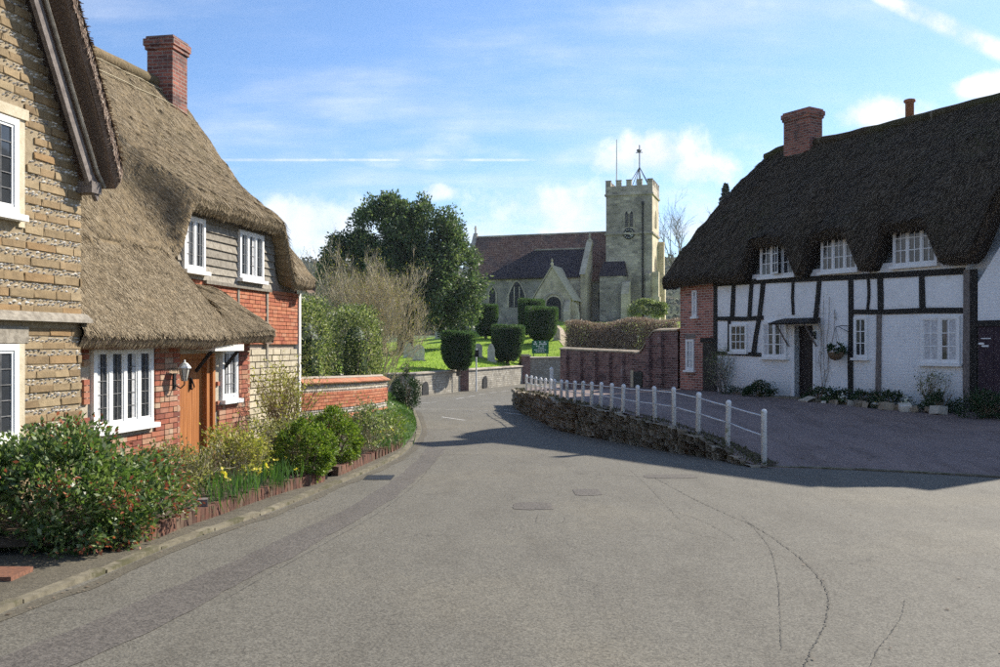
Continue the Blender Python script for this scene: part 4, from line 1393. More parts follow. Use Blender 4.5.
b = B(); b.box(-8.1, -7.52, -.05, .03, 1.73, 1.86); b.obj('lintel', 'black_timber', RC)
b = B(); b.box(-8.76, -8.34, -.03, .03, 1.86, 1.98); b.obj('lintel', 'grey_post', RC)
# plum plank gate beside the corner post
for k in range(7):
    bb = B(); bb.box(.32 + k * .17, .32 + k * .17 + .163, -.03 - .004 * (k % 2), .0, .16, 2.05)
    bb.obj('gate_plank', 'plum_gate', RC)
b = B(); b.box(.30, 1.6, -.06, .0, 2.05, 2.18); b.obj('gate_lintel', 'black_timber', RC)
b = B(); b.box(.39, .60, -.05, -.034, 1.78, 1.80); b.box(.33, .45, -.05, -.034, 1.66, 1.70); b.box(.40, .55, -.05, -.034, 1.61, 1.645); b.obj('name_plate', 'white_paint', RC)

# dark thatch swept up over the dormers
ry, rz = 3.0, 7.74


def dorm(x):
    e_ = 0
    for (xa, xb) in ((-5.80, -4.62), (-3.78, -2.70), (-1.73, -.62)):
        e_ = max(e_, sstep(xa - .42, xa + .02, x) * (1 - sstep(xb - .20, xb + .30, x)))
    return max(e_, 1.5 * sstep(.25, 1.1, x))


def right_col(x):
    e_ = dorm(x)
    w_ = max(0.0, 1 - (x + 9.37) / 2.2) if x < 0 else max(0.0, (x - .8) / 2.2) * -1
    pts = []
    nU = 26
    e_w = sum(dorm(x + q * .22) for q in (-2, -1, 0, 1, 2)) / 5
    for k in range(nU + 1):
        v_ = k / nU
        y = ry + (-.38 - ry) * v_
        bow = .16 * math.sin(math.pi * v_)
        zz = rz + (3.72 - rz) * v_ + bow
        lift = .86 * (e_ * v_ ** 3.4 + e_w * (v_ ** 1.2) * (1 - v_ ** 2.2) * .62)
        n_ = .04 * fbm((x, y, zz), 1.4) + .02 * fbm((x * 3, y, zz), 3)
        xx = x + w_ * 1.05 * (1 - v_) ** 1.15
        sag = -.06 * math.sin((x + 9) * .42) - .16 * sstep(-8.3, -9.3, x) * (1 - v_)
        pts.append(Vector((xx, y - n_ * .5, zz + lift + n_ + sag * (1 - v_))))
    e0 = pts[-1]
    lip = [e0 + Vector((0, -.02, -.14)), e0 + Vector((0, .05, -.30)), Vector((x, .06, e0.z - .30))]
    return pts, lip


XR = [-9.37 + i * .115 for i in range(int(12.4 / .115) + 1)]
rc_ = [right_col(x) for x in XR]
b = B(); b.grid([c[0] for c in rc_]); rthatch = b.obj('thatch', 'thatch_dark', RC, True)
b = B(); b.grid([[c[0][-1]] + c[1] for c in rc_])
for c, sg in ((rc_[0], 1), (rc_[-1], -1)):
    b.grid([[p_, p_ + Vector((-.04 * sg, 0, -.16)), p_ + Vector((.02 * sg, 0, -.36)), p_ + Vector((.6 * sg, 0, -.40))] for p_ in c[0]])
b.obj('thatch_edge', 'thatch_cut_dark', rthatch, True)
b = B(); b.grid([[c[0][0], (c[0][0].x, 6.5, 3.5)] for c in rc_]); b.obj('back_slope', 'thatch_dark', rthatch)
b = B(); b.tube([tuple(c[0][0] + Vector((0, 0, -.02))) for c in rc_[::4]], .14, 8); b.obj('ridge_roll', 'thatch_dark', rthatch, True)
PR = np.array([[tuple(p_) for p_ in c[0]] for c in rc_])
straw('straw', PR, 70000, 'straw_dark', rthatch, .08, .26, .007, .02)
PRE = np.array([[tuple(c[0][-2]), tuple(c[0][-1]), tuple(c[1][0]), tuple(c[1][1])] for c in rc_])
straw('fringe', PRE, 9000, 'straw_dark', rthatch, .04, .09, .006, .015)
chimney(RC, -7.38, -6.42, 2.72, 3.3, 6.8, 8.72)
b = B(); b.lathe([(.11, 7.3), (.11, 8.18), (.15, 8.2), (.15, 8.26), (.10, 8.28), (.0, 8.29)], (-3.38, 3.05, 0), 10); b.obj('flue_pipe', 'terracotta', RC, True)

# smaller things on the front of the cottage
def at_r(x, y, z_):
    return RM @ Vector((x, y, z_))


p_ = at_r(-4.0, -.03, 1.85)
ln = thing('wall_lamp', 'small black lantern right of the dark cottage door', 'lantern', (p_.x, p_.y, 1.85), RA)
b = B(); b.box(-.03, .03, -.015, .03, 1.80, 2.0); b.tube([(0, 0, 1.95), (0, -.14, 1.98), (0, -.14, 2.02)], .012, 5); b.obj('bracket', 'black_iron', ln)
b = B(); b.lathe([(.03, 1.80), (.07, 1.95), (.03, 2.03), (0, 2.05)], (0, -.14, 0), 6); b.obj('lantern_head', 'black_iron', ln)
p_ = at_r(-3.16, -.28, 1.36)
hb = thing('hanging_basket', 'round coir hanging basket of green trailing plants on the white wall', 'basket', (p_.x, p_.y, 1.36), RA)
b = B(); b.lathe([(.03, 1.27), (.12, 1.30), (.18, 1.38), (.20, 1.47), (.19, 1.475)], (0, 0, 0), 12); b.obj('bowl', 'coir', hb, True)
b = B(); b.tube([(.22, .26, 2.12), (.1, .1, 2.13), (0, 0, 2.1)], .010, 5); b.tube([(.22, .26, 1.95), (.05, .06, 2.1)], .008, 5); b.obj('bracket', 'black_iron', hb)
for k in range(3):
    a = k * 2.09
    b = B(); b.tube([(0, 0, 2.1), (.18 * math.cos(a), .18 * math.sin(a), 1.47)], .005, 4); b.obj('chain', 'black_iron', hb)
pp, oo = blob_points(420, (0, 0, 1.53), (.22, .22, .14), 18, .4, .4, -.4)
leaf_mesh('foliage', pp, .07, 'leaf_dark', hb, oo)
# door steps
for k, (w0, d0, z0_, z1_) in enumerate(((1.1, .95, -.02, .16), (.95, .55, .16, .30))):
    p_ = at_r(-4.5, -.05, 0)
    st = thing('door_step', ('wide lower grey stone step before the dark cottage door', 'narrow upper grey stone step at the dark cottage door')[k], 'step', (p_.x, p_.y, z0_), RA)
    b = B(); b.box(-w0 / 2 - .25 * (1 - k), w0 / 2, -d0, 0, z0_, z1_); b.obj('slab', 'kerb_concrete', st)

# ------------------------------------------------------------------ brick boundary wall beyond the cottage
a0, a1 = Vector((5.44, 27.55, 0)), Vector((2.27, 34.0, 0))
dl = (a1 - a0); Lw = dl.length
bwall = thing('brick_boundary_wall', 'weathered red brick garden wall with dark piers left of the cottage', 'wall', (a1.x, a1.y, .0), math.atan2((a0 - a1).y, (a0 - a1).x))
# local x runs from the far end towards the cottage, y inwards
def bw_top(x):
    return 1.48 - .02 * x if x < Lw - 2.2 else (1.36 + .72 * sstep(Lw - 2.1, Lw - 1.15, x))


poly_x = [Lw * k / 40 for k in range(41)]
b = B()
b.grid([[(x, 0, -.2), (x, 0, bw_top(x)), (x, .28, bw_top(x)), (x, .28, -.2)] for x in poly_x])
b.add([(0, 0, -.2), (0, .28, -.2), (0, .28, bw_top(0)), (0, 0, bw_top(0))], [(0, 1, 2, 3)])
b.box(.0, .28, .28, 9, -.2, 1.46)
b.obj('wall', 'old_brick', bwall)
b = B(); b.grid([[(x, -.04, bw_top(x) + .002), (x, -.04, bw_top(x) + .05), (x, .14, bw_top(x) + .10), (x, .32, bw_top(x) + .05), (x, .32, bw_top(x) + .002)] for x in poly_x]); b.obj('coping', 'mossy_stone', bwall)
for x in (.55, 1.55, 2.55, 3.45, 4.25, 5.75, 6.4):
    b = B(); b.box(x - .09, x + .09, -.11, -.002, -.2, bw_top(x) - .06); b.obj('pier', 'old_brick', bwall)
b = B(); b.box(4.85, 5.35, -.03, .0, .1, .78); b.obj('hatch_door', 'black_iron', bwall)
b = B(); b.box(4.68, 4.84, -.02, .0, .1, .82); b.obj('jamb', 'pale_stone', bwall)

# ------------------------------------------------------------------ church
CA = R_(-18)
CH = thing('church', 'grey stone parish church with battlemented tower, porch and red tiled nave', 'church', (10.2, 97, 3.0), CA)
CM = Matrix.Translation((10.2, 97, 0)) @ Matrix.Rotation(CA, 4, 'Z')
CB = 2.2


def arch_pts(xc, z0_, w, h, n_=8, pointed=True):
    """outline of an arched opening, counter-clockwise seen from the front"""
    pts = [(xc - w / 2, z0_), (xc + w / 2, z0_)]
    sp = z0_ + h - (w * .8 if pointed else w / 2)
    for k in range(n_ + 1):
        t_ = k / n_
        if pointed:
            u_ = 1 - 2 * t_
            pts.append((xc + u_ * w / 2, sp + (z0_ + h - sp) * (1 - abs(u_) ** 1.7) if 0 < k < n_ else sp))
        else:
            a = math.pi * t_
            pts.append((xc + w / 2 * math.cos(a), sp + w / 2 * math.sin(a)))
    return pts


def frame_ring(bb, inner, outer, y0, y1):
    n_ = len(inner)
    for i in range(n_):
        j = (i + 1) % n_
        if i == 0: continue
        bb.add([(outer[i][0], y0, outer[i][1]), (outer[j][0], y0, outer[j][1]), (inner[j][0], y0, inner[j][1]), (inner[i][0], y0, inner[i][1]),
                (outer[i][0], y1, outer[i][1]), (outer[j][0], y1, outer[j][1]), (inner[j][0], y1, inner[j][1]), (inner[i][0], y1, inner[i][1])],
               [(0, 3, 2, 1), (0, 1, 5, 4), (3, 7, 6, 2)])


def church_window(xc, z0_, w, h, y, lights, name='window', stone='church_stone_warm_lit', pointed=True, side=None):
    """side: x of an end wall; then xc runs along y"""
    inn_ = arch_pts(xc, z0_, w, h, 10, pointed); out_ = arch_pts(xc, z0_ - .02, w + .36, h + .2, 10, pointed)
    f_, g_, mu = B(), B(), B()
    frame_ring(f_, inn_, out_, y - .07, y + .02)
    g_.add([(x, y - .02, z_) for x, z_ in inn_], [tuple(range(len(inn_)))])
    for k in range(1, lights):
        xx = xc - w / 2 + w * k / lights
        mu.box(xx - .05, xx + .05, y - .05, y + .01, z0_, z0_ + h * (.80 if k * 2 != lights else .92))
    if side is not None:
        for bb in (f_, g_, mu):
            bb.v = [(side - (vy - y), vx, vz) for vx, vy, vz in bb.v]
    wn = f_.obj(name, stone, CH)
    g_.obj('pane', 'church_glass', wn)
    if mu.f: mu.obj('mullion', stone, wn)
    return wn


TX0, TX1, TY1 = 1.24, 6.16, 4.92
b = B(); b.box(TX0, TX1, 0, TY1, CB, 18.05); b.obj('tower', 'church_stone', CH)
b = B(); b.box(TX1 - .001, TX1 + .03, .03, TY1 - .03, CB, 18.04); b.obj('tower_sunlit_side', 'church_stone_warm_lit', CH)  # skin of paler stone: sunlight on this face put into its colour
for z_ in (13.42, 17.60):
    b = B(); b.box(TX0 - .14, TX1 + .16, -.14, TY1 + .14, z_, z_ + .2); b.obj('string_course', 'church_stone', CH)
b = B()
for (x0, x1, y0, y1) in ((TX0 - .04, TX1 + .06, -.04, .36), (TX0 - .04, TX1 + .06, TY1 - .36, TY1 + .04), (TX0 - .04, TX0 + .36, .36, TY1 - .36), (TX1 - .36, TX1 + .06, .36, TY1 - .36)):
    b.box(x0, x1, y0, y1, 17.8, 18.62)
b.obj('parapet', 'church_stone', CH)
for k in range(5):
    for (ax, c) in ((0, 0), (0, 1), (1, 0), (1, 1)):
        if ax == 1 and k in (0, 4): continue
        p0 = (TX0 - .04) + k * (TX1 - TX0 + .10 - .56) / 4 if ax == 0 else -.04 + k * (TY1 + .08 - .56) / 4
        q0 = ((-.04, .34) if c == 0 else (TY1 - .34, TY1 + .04)) if ax == 0 else ((TX0 - .04, TX0 + .34) if c == 0 else (TX1 - .34, TX1 + .06))
        b = B()
        if ax == 0: b.box(p0, p0 + .56, q0[0], q0[1], 18.622, 19.2); b.box(p0 - .04, p0 + .60, q0[0] - .04, q0[1] + .04, 19.201, 19.27)
        else: b.box(q0[0], q0[1], p0, p0 + .56, 18.622, 19.2); b.box(q0[0] - .04, q0[1] + .04, p0 - .04, p0 + .60, 19.201, 19.27)
        b.obj('merlon', 'church_stone', CH)
# buttresses
for (x0, x1, y0, y1, zt) in ((TX1 - .7, TX1 - .02, -.75, .0, 9.2), (TX1 + .03, TX1 + .8, .1, .75, 9.4), (TX1 + .03, TX1 + .8, TY1 - .75, TY1 - .05, 13.0)):
    b = B(); b.box(x0, x1, y0, y1, CB, zt * .72); b.box(x0 + (.1 if y0 < 0 else 0), x1 - (.12 if y0 >= 0 else .1), y0 + (.25 if y0 < 0 else .05), y1, zt * .721, zt)
    b.obj('buttress', 'church_stone_warm_lit' if x0 > TX1 else 'church_stone', CH)  # sunward buttresses take the paler stone with sunlight painted in
# stair turret
b = B()
b.box(.85, 3.55, -1.5, -.001, CB, 8.9)
tur = b.obj('stair_turret', 'church_stone', CH)
b = B(); b.add([(.75, -1.6, 8.9), (3.65, -1.6, 8.9), (3.3, -.02, 10.6), (1.0, -.02, 10.6), (.75, -.02, 8.9), (3.65, -.02, 8.9)], [(0, 1, 2, 3), (0, 3, 4), (1, 5, 2)]); b.obj('turret_roof', 'church_slate', tur)
b = B(); b.prism_x([(-2.4, CB), (-1.2, CB), (-1.2, 8.4), (-1.7, 8.2), (-2.4, 7.0)], 3.3, 4.1); b.obj('buttress', 'church_stone_warm_lit', CH)
# clock, belfry lights, rain pipe
ck = B(); ck.lathe([(.60, 0), (.62, .05), (.55, .09), (.0, .09)], (0, 0, 0), 24)
ck.v = [(3.72 + x, -.02 - z_, 13.5 + y) for x, y, z_ in ck.v]; clock = ck.obj('clock', 'black_iron', CH)
b = B()
for k in range(12):
    a = k * math.pi / 6
    c_, s_ = math.sin(a), math.cos(a)
    b.add([(3.72 + c_ * r + s_ * w, -.122, 13.5 + s_ * r - c_ * w) for r, w in ((.38, -.03), (.38, .03), (.50, .03), (.50, -.03))], [(0, 1, 2, 3)])
b.obj('numeral', 'cream_paint', clock)
b = B()
for a, L_ in ((R_(75), .30), (R_(130), .44)):
    c_, s_ = math.sin(a), math.cos(a)
    b.add([(3.72 + c_ * r + s_ * w, -.126, 13.5 + s_ * r - c_ * w) for r, w in ((0, -.035), (0, .035), (L_, .02), (L_, -.02))], [(0, 1, 2, 3)])
b.obj('clock_hands', 'cream_paint', clock)
for xc in (3.46, 4.0):
    wn = church_window(xc, 14.25, .36, 1.65, 0, 1, 'belfry_light', 'church_stone')
    for j in range(6):
        bb = B(); bb.add([(xc - .17, -.04, 14.35 + j * .22), (xc + .17, -.04, 14.35 + j * .22), (xc + .17, -.022, 14.48 + j * .22), (xc - .17, -.022, 14.48 + j * .22)], [(0, 1, 2, 3)]); bb.obj('louvre', 'grey_post', wn)
b = B(); b.tube([(5.2, -.12, 3), (5.2, -.12, 16.6)], .09, 8); b.box(5.06, 5.34, -.26, -.001, 16.5, 16.85); b.obj('rain_pipe', 'black_iron', CH)
church_window(2.45, 5.2, 1.9, 6.0, 0, 2, 'west_window', 'church_stone_warm_lit', True, side=TX1 + .03)
church_window(2.45, 14.3, .5, 1.7, 0, 1, 'belfry_light', 'church_stone_warm_lit', True, side=TX1 + .03)
# tower top: flagpole, weathervane on stays
b = B(); b.tube([(2.1, 1.6, 17.8), (2.1, 1.6, 24.0)], [.085, .05], 8); b.obj('flagpole', 'white_paint', CH)
b = B(); b.tube([(4.45, 2.4, 18), (4.45, 2.4, 23.4)], .06, 6)
for (dx, dy) in ((-1.35, -1.2), (1.35, -1.2), (1.35, 1.2), (-1.35, 1.2), (-.35, -1.2), (.4, -1.2)):
    b.tube([(4.45 + dx, 2.4 + dy, 18.3), (4.45, 2.4, 21.0)], .04, 5)
b.obj('weathervane_mast', 'lead', CH)
b = B(); b.box(4.05, 4.8, 2.38, 2.42, 22.55, 22.63); b.prism([(4.2, 22.63), (4.55, 22.63), (4.72, 22.9), (4.5, 22.85), (4.3, 22.98), (4.12, 22.9)], 2.385, 2.415); b.obj('weathercock', 'lead', CH)
# nave
b = B(); b.box(-15.2, TX0, .5, 7.6, CB, 9.0); b.prism_x([(.5, 9.0), (7.6, 9.0), (4.05, 14.0)], -15.2, -14.7); b.obj('nave_wall', 'church_stone', CH)
b = B()
b.add([(-14.85, .1, 8.75), (TX0, .1, 8.75), (TX0, 4.05, 14.3), (-14.85, 4.05, 14.3), (-14.85, 8.0, 8.75), (TX0, 8.0, 8.75), (-14.85, .1, 8.55), (TX0, .1, 8.55)], [(0, 1, 2, 3), (3, 2, 5, 4), (6, 7, 1, 0)])
b.obj('nave_roof', 'church_tile', CH)
b = B(); b.box(-14.85, TX0 - .01, 3.93, 4.17, 14.2, 14.38); b.obj('ridge_tiles', 'church_stone', CH)
b = B(); b.prism_x([(-.1, 8.6), (.25, 8.6), (4.05, 13.95), (7.9, 8.6), (8.2, 8.6), (4.05, 14.75)], -15.3, -14.8); b.obj('gable_coping', 'church_stone', CH)
b = B(); b.box(-15.12, -14.98, 3.98, 4.12, 14.7, 15.6); b.box(-15.11, -14.99, 3.7, 4.4, 15.2, 15.32); b.obj('gable_cross', 'church_stone', CH)
# aisle with hipped slate roof and a stone gable at the tower end
b = B(); b.box(-11.3, -.4, -3, .49, CB, 9.0); b.obj('aisle_wall', 'church_stone', CH)
b = B(); b.add([(-11.7, -3.35, 8.85), (-.8, -3.35, 8.85), (-.8, .2, 12.1), (-6.8, .2, 12.1), (-11.7, 3.0, 8.85), (-.8, 3.0, 9.0), (-11.7, -3.35, 8.7), (-.8, -3.35, 8.7)], [(0, 1, 2, 3), (0, 3, 4), (2, 5, 4, 3), (6, 7, 1, 0)]); b.obj('aisle_roof', 'church_slate', CH)
b = B(); b.box(-6.8, -.8, .1, .3, 12.06, 12.2); b.obj('ridge_tiles', 'church_stone', CH)
b = B(); b.prism_x([(-3.3, CB), (.5, CB), (.5, 12.4), (.2, 12.7), (-3.3, 9.1)], -.8, -.36); b.obj('aisle_gable', 'church_stone_warm_lit', CH)
b = B(); b.prism_x([(-3.55, 9.0), (-3.2, 9.0), (.2, 12.62), (.5, 12.35), (.6, 12.6), (.2, 13.0)], -.9, -.28); b.obj('gable_coping', 'church_stone_warm_lit', CH)
b = B(); b.lathe([(.16, 12.9), (.2, 13.1), (.08, 13.2), (.14, 13.5), (0, 14.0)], (-.58, .2, 0), 6); b.obj('finial', 'church_stone', CH)
church_window(-7.85, 5.7, 1.75, 2.75, -3.0, 3)
church_window(-10.6, 6.0, .7, 1.9, -3.0, 1)
church_window(.55, 5.6, .55, 2.1, .5, 1)
b = B(); b.box(-11.6, -.9, -3.2, -3.0, CB, 4.4); b.obj('plinth', 'church_stone', CH)
# porch
b = B()
b.box(-4.85, -.95, -7, -3.0, CB, 6.4)
b.prism([(-4.85, 6.4), (-.95, 6.4), (-2.9, 9.55)], -7, -3.0)
b.obj('porch_wall', 'church_stone_warm_lit', CH)
b = B()
b.add([(-5.15, -7.12, 6.15), (-2.9, -7.12, 9.78), (-.65, -7.12, 6.15), (-5.15, -2.8, 6.15), (-2.9, -2.8, 9.78), (-.65, -2.8, 6.15), (-5.15, -7.12, 5.98), (-2.9, -7.12, 9.56), (-.65, -7.12, 5.98)],
      [(0, 1, 4, 3), (1, 2, 5, 4), (0, 6, 7, 1), (1, 7, 8, 2)])
b.obj('porch_roof', 'pale_stone', CH)
b = B(); b.lathe([(.14, 9.75), (.17, 9.95), (.06, 10.05), (.12, 10.25), (0, 10.5)], (-2.9, -7.0, 0), 6); b.obj('finial', 'church_stone_warm_lit', CH)
dr = church_window(-2.72, 4.2, 1.55, 2.35, -7.0, 1, 'porch_arch', 'church_stone_warm_lit', False)
b = B()
inn_ = arch_pts(-2.72, 4.2, 1.5, 2.3, 10, False); b.add([(x, -7.03, z_) for x, z_ in inn_], [tuple(range(len(inn_)))]); b.obj('dark_doorway', 'black_iron', dr)
hood_i, hood_o = arch_pts(-2.72, 4.2, 1.95, 2.6, 10, False), arch_pts(-2.72, 4.2, 2.25, 2.78, 10, False)
b = B(); frame_ring(b, hood_i, hood_o, -7.14, -7.0); b.obj('hood_mould', 'church_stone', dr)
b = B(); b.prism([(-2.92, 7.3), (-2.88, 7.3), (-2.78, 7.6), (-2.8, 8.0), (-2.9, 8.15), (-3.0, 8.0), (-3.02, 7.6)], -7.05, -7.0); b.obj('niche', 'church_stone', CH)
for xx in (-.95,):
    b = B(); b.prism_x([(-7.9, CB), (-7.0, CB), (-7.0, 6.2), (-7.3, 6.0), (-7.9, 5.0)], -1.5, -.95); b.obj('buttress', 'church_stone_warm_lit', CH)
b = B(); b.prism([(-.95, CB), (-.2, CB), (-.2, 4.9), (-.5, 5.8), (-.95, 6.1)], -6.9, -6.3); b.obj('buttress', 'church_stone_warm_lit', CH)
church_window(-4.9, 4.9, .35, 1.2, -1, 1, 'porch_slit', 'church_stone_warm_lit', True, side=-.95)

# ------------------------------------------------------------------ churchyard
def interp(x, pts):
    if x <= pts[0][0]: return pts[0][1]
    for (a, c), (d, e) in zip(pts[:-1], pts[1:]):
        if x <= d: return c + (e - c) * (x - a) / (d - a)
    return pts[-1][1]


YW = [(-40, 30), (-9.0, 43.6), (-4.43, 46.9), (-2.2, 53.6), (1.4, 63.2), (1.8, 64.5), (9, 67.5), (60, 80)]


def cy_z(x, y):
    yw = interp(x, YW)
    g_ = max(0.0, min(1.0, (y - yw) / (90 - yw)))
    zc = max(1.6, min(6.0, 3.35 + .13 * min(x, 5)))
    return .08 + (zc - .08) * (g_ ** .92) + .10 * fbm((x, y, 0), .12) * min(1, g_ * 4)


xs = [-40, -30, -22] + [-18 + k for k in range(0, 46)] + [30, 36, 44, 60]
b = B()
b.grid([[(x, interp(x, YW) + .2 + (125 - interp(x, YW)) * (j / 26) ** 1.3, cy_z(x, interp(x, YW) + .2 + (125 - interp(x, YW)) * (j / 26) ** 1.3)) for x in xs] for j in range(27)])
churchyard = structure(b.obj('churchyard', 'grass', smooth=True))
# tufts that break the lawn's edge
gp = []
while len(gp) < 16000:
    x = random.uniform(-8, 9); y = interp(x, YW) + .3 + 26 * random.random() ** 1.6
    gp.append((x, y, cy_z(x, y) - .02))
leaf_mesh('grass_tufts', np.array(gp), .13, 'grass_blade', churchyard, np.tile((0, 0, 1.0), (len(gp), 1)), .22, .6, .35)
# dead leaves drifted on the terrace and under the railings
b = B()
for _ in range(520):
    i = random.randrange(5, len(o_s) - 12); t_ = min(.97, abs(random.gauss(0, .3)) if random.random() < .5 else 1 - abs(random.gauss(0.12, .1)))
    p_ = terr(i, max(.02, t_)); s_ = random.uniform(.012, .03); a = random.uniform(0, 6.28)
    p_ = p_ + Vector((random.uniform(-.2, .2), random.uniform(-.2, .2), .012))
    b.add([(p_.x + s_ * math.cos(a + k * 1.57) * (1.5 if k % 2 else .8), p_.y + s_ * math.sin(a + k * 1.57), p_.z + random.uniform(0, .012)) for k in range(4)], [(0, 1, 2, 3)])
o = b.obj('dead_leaf', 'leaf_beech'); tag(o, 'dead leaves scattered over the terrace before the white cottage', 'leaves', kind='stuff')
b = B()   # gravel path to the porch
pc = [(6.4, 66.6), (6.2, 70), (5.9, 76), (5.3, 82), (4.9, 87), (4.8, 90)]
b.grid([[(x - .75, y, cy_z(x - .75, y) + .03), (x, y, cy_z(x, y) + .04), (x + .75, y, cy_z(x + .75, y) + .03)] for x, y, *_ in [tuple(q) for q in smooth_line([(x, y, 0) for x, y in pc])]])
structure(b.obj('path', 'path_gravel'))

# churchyard wall: rubble with flat coping, brick piers
def wall_run(name, label, pts, h_of, thick, mat, cop, cat='wall', extra=None):
    o_ = Vector((pts[0][0], pts[0][1], road_z(pts[0][1])))
    t_ = thing(name, label, cat, tuple(o_))
    bb, cc = B(), B()
    rows, crows = [], []
    for i, p_ in enumerate(pts):
        a, c = Vector(pts[max(0, i - 1)]), Vector(pts[min(len(pts) - 1, i + 1)])
        d_ = (c - a).normalized(); n_ = Vector((-d_.y, d_.x)) * thick
        zt = h_of(i, p_); zb = road_z(p_[1]) - .2
        x, y = p_[0] - o_.x, p_[1] - o_.y
        rows.append([(x, y, zb), (x, y, zt), (x + n_.x, y + n_.y, zt), (x + n_.x, y + n_.y, zb)])
        e_ = n_ * .25
        crows.append([(x - e_.x, y - e_.y, zt + .003), (x - e_.x, y - e_.y, zt + .06), (x + n_.x * .5, y + n_.y * .5, zt + .11), (x + n_.x + e_.x, y + n_.y + e_.y, zt + .06), (x + n_.x + e_.x, y + n_.y + e_.y, zt + .003)])
    bb.grid(rows); bb.add(rows[0], [(3, 2, 1, 0)]); bb.add(rows[-1], [(0, 1, 2, 3)])
    cc.grid(crows); cc.add(crows[0], [(4, 3, 2, 1, 0)]); cc.add(crows[-1], [(0, 1, 2, 3, 4)])
    bb.obj('wall', mat, t_); cc.obj('coping', cop, t_)
    return t_, o_


cw, co = wall_run('churchyard_wall', 'long low grey rubble wall in front of the churchyard lawn', [(-14, 41.4), (-9, 43.6), (-4.43, 46.9), (-3.3, 50.2), (-2.2, 53.6), (-.4, 58.4), (1.4, 63.2), (1.7, 64.2)], lambda i, p_: .12, .4, 'rubble_wall', 'church_stone')
for k, (px, py) in enumerate(((-4.0, 48.15), (-.95, 56.9))):
    b = B(); hh = -.35
    pts = [(q[0] * .55, q[1]) for q in arch_pts(0, -1.06, .85, .78, 6, False)]
    dv = Vector((2.23, 6.7, 0)).normalized()
    b.add([(px - co.x + dv.x * x * 1.8 + dv.y * .03, py - co.y + dv.y * x * 1.8 - dv.x * .03, z_) for x, z_ in pts], [tuple(range(len(pts)))])
    b.obj('arched_recess', 'black_iron', cw)
wall_run('churchyard_wall', 'taller buff rubble wall under the green notice board', [(1.9, 64.4), (5.2, 65.8), (9, 67.5), (16, 70)], lambda i, p_: .70, .4, 'rubble_wall', 'church_stone')
for (px, py, h_, lb) in ((-2.25, 53.5, .42, 'brick and stone wall pier with cap beside the white road sign'), (1.75, 64.2, .84, 'brick pier between the low and the taller churchyard wall')):
    t_ = thing('wall_pier', lb, 'pier', (px, py, road_z(py)), -1.25)
    b = B(); b.box(-.3, .3, -.32, .32, -1.3, h_); b.obj('shaft', 'old_brick', t_)
    b = B(); b.box(-.36, .36, -.38, .38, h_ + .002, h_ + .09); b.box(-.26, .26, -.28, .28, h_ + .091, h_ + .16); b.obj('cap', 'pale_stone', t_)
# notice board
nb = thing('notice_board', 'green church notice board with white lettering on two posts', 'notice board', (2.98, 66.6, cy_z(2.98, 66.6)))
zb = 1.02
b = B(); b.box(-.62, .62, -.03, .03, zb, zb + .95); bd = b.obj('board', 'sign_green', nb)
for k, (w_, h_) in enumerate(((.42, .10), (.50, .10), (.30, .07), (.46, .06), (.46, .06), (.34, .06))):
    b = B(); zz = zb + .84 - k * .14
    n_ = int(w_ * 14); 
    for q in range(n_):
        if random.random() < .82:
            x = -w_ + 2 * w_ * q / n_; b.box(x, x + 2 * w_ / n_ * .72, -.036, -.031, zz - h_ / 2, zz + h_ / 2)
    stuff(b.obj('lettering', 'white_paint', bd))
for x in (-.5, .5):
    b = B(); b.box(x - .04, x + .04, .031, .09, -.2, zb + .9); b.obj('post', 'sign_green', nb)
# road sign post
rs = thing('road_sign', 'thin white pole with a small dark sign plate by the churchyard wall', 'sign', (-1.40, 53.0, road_z(53)))
b = B(); b.tube([(0, 0, -1.1), (0, 0, 1.45)], .045, 8); b.obj('pole', 'post_white', rs)
b = B(); b.box(-.16, .16, -.07, -.05, .95, 1.35); b.obj('plate', 'black_iron', rs)
# white wand post near the end of the railings
wp = thing('marker_post', 'short plain white post standing behind the far end of the railings', 'post', (1.9, 33.2, 0.0))
b = B(); b.box(-.06, .06, -.06, .06, -.2, .75); b.lathe([(.085, .75), (.05, .82), (0, .85)], (0, 0, 0), 8); b.obj('shaft', 'post_white', wp)

# topiary yews
def topiary(label, x, y, w, h, seed):
    z0_ = cy_z(x, y)
    t_ = thing('topiary_yew', label, 'topiary', (x, y, z0_), 0, 'clipped yews on the churchyard lawn')
    rg = np.random.default_rng(seed)
    b = B(); b.tube([(0, 0, z0_ - .2), (.03, 0, z0_ + h * .35)], [.14, .10], 7); b.obj('trunk', 'bark', t_)
    n_ = 12000
    a = rg.uniform(0, 2 * math.pi, n_); u_ = rg.uniform(0, 1, n_)
    top = rg.uniform(0, 1, n_) < .22
    prof = np.interp(u_, [0, .08, .25, .6, 1], [.34, .60, .84, .97, 1.0])
    sq = (np.abs(np.cos(a)) ** 4 + np.abs(np.sin(a)) ** 4) ** -.25
    lump = 1 + .06 * np.sin(a * 3 + seed) * np.cos(u_ * 5 + seed)
    r = np.where(top, np.sqrt(rg.uniform(0, 1, n_)), rg.uniform(.86, 1.02, n_)) * w / 2 * .90 * sq * np.where(top, 1.0, prof) * lump
    zz = np.where(top, h * (1 - .04 * rg.uniform(0, 1, n_) + .03 * np.sin(a * 2)), .06 * h + u_ * h * .92)
    p_ = np.stack([r * np.cos(a), r * np.sin(a), zz + z0_], 1)
    o_ = np.stack([np.cos(a) * ~top, np.sin(a) * ~top, top * 1.0 + .1], 1)
    leaf_mesh('foliage', p_, .12, 'leaf_topiary', t_, o_, .42, .5, .45)
    cb = B(); cb.lathe([(w * .14, z0_ + h * .08), (w * .40, z0_ + h * .3), (w * .44, z0_ + h * .93), (w * .1, z0_ + h * .95)], (0, 0, 0), 12); cb.obj('inner_mass', 'leaf_yew', t_)


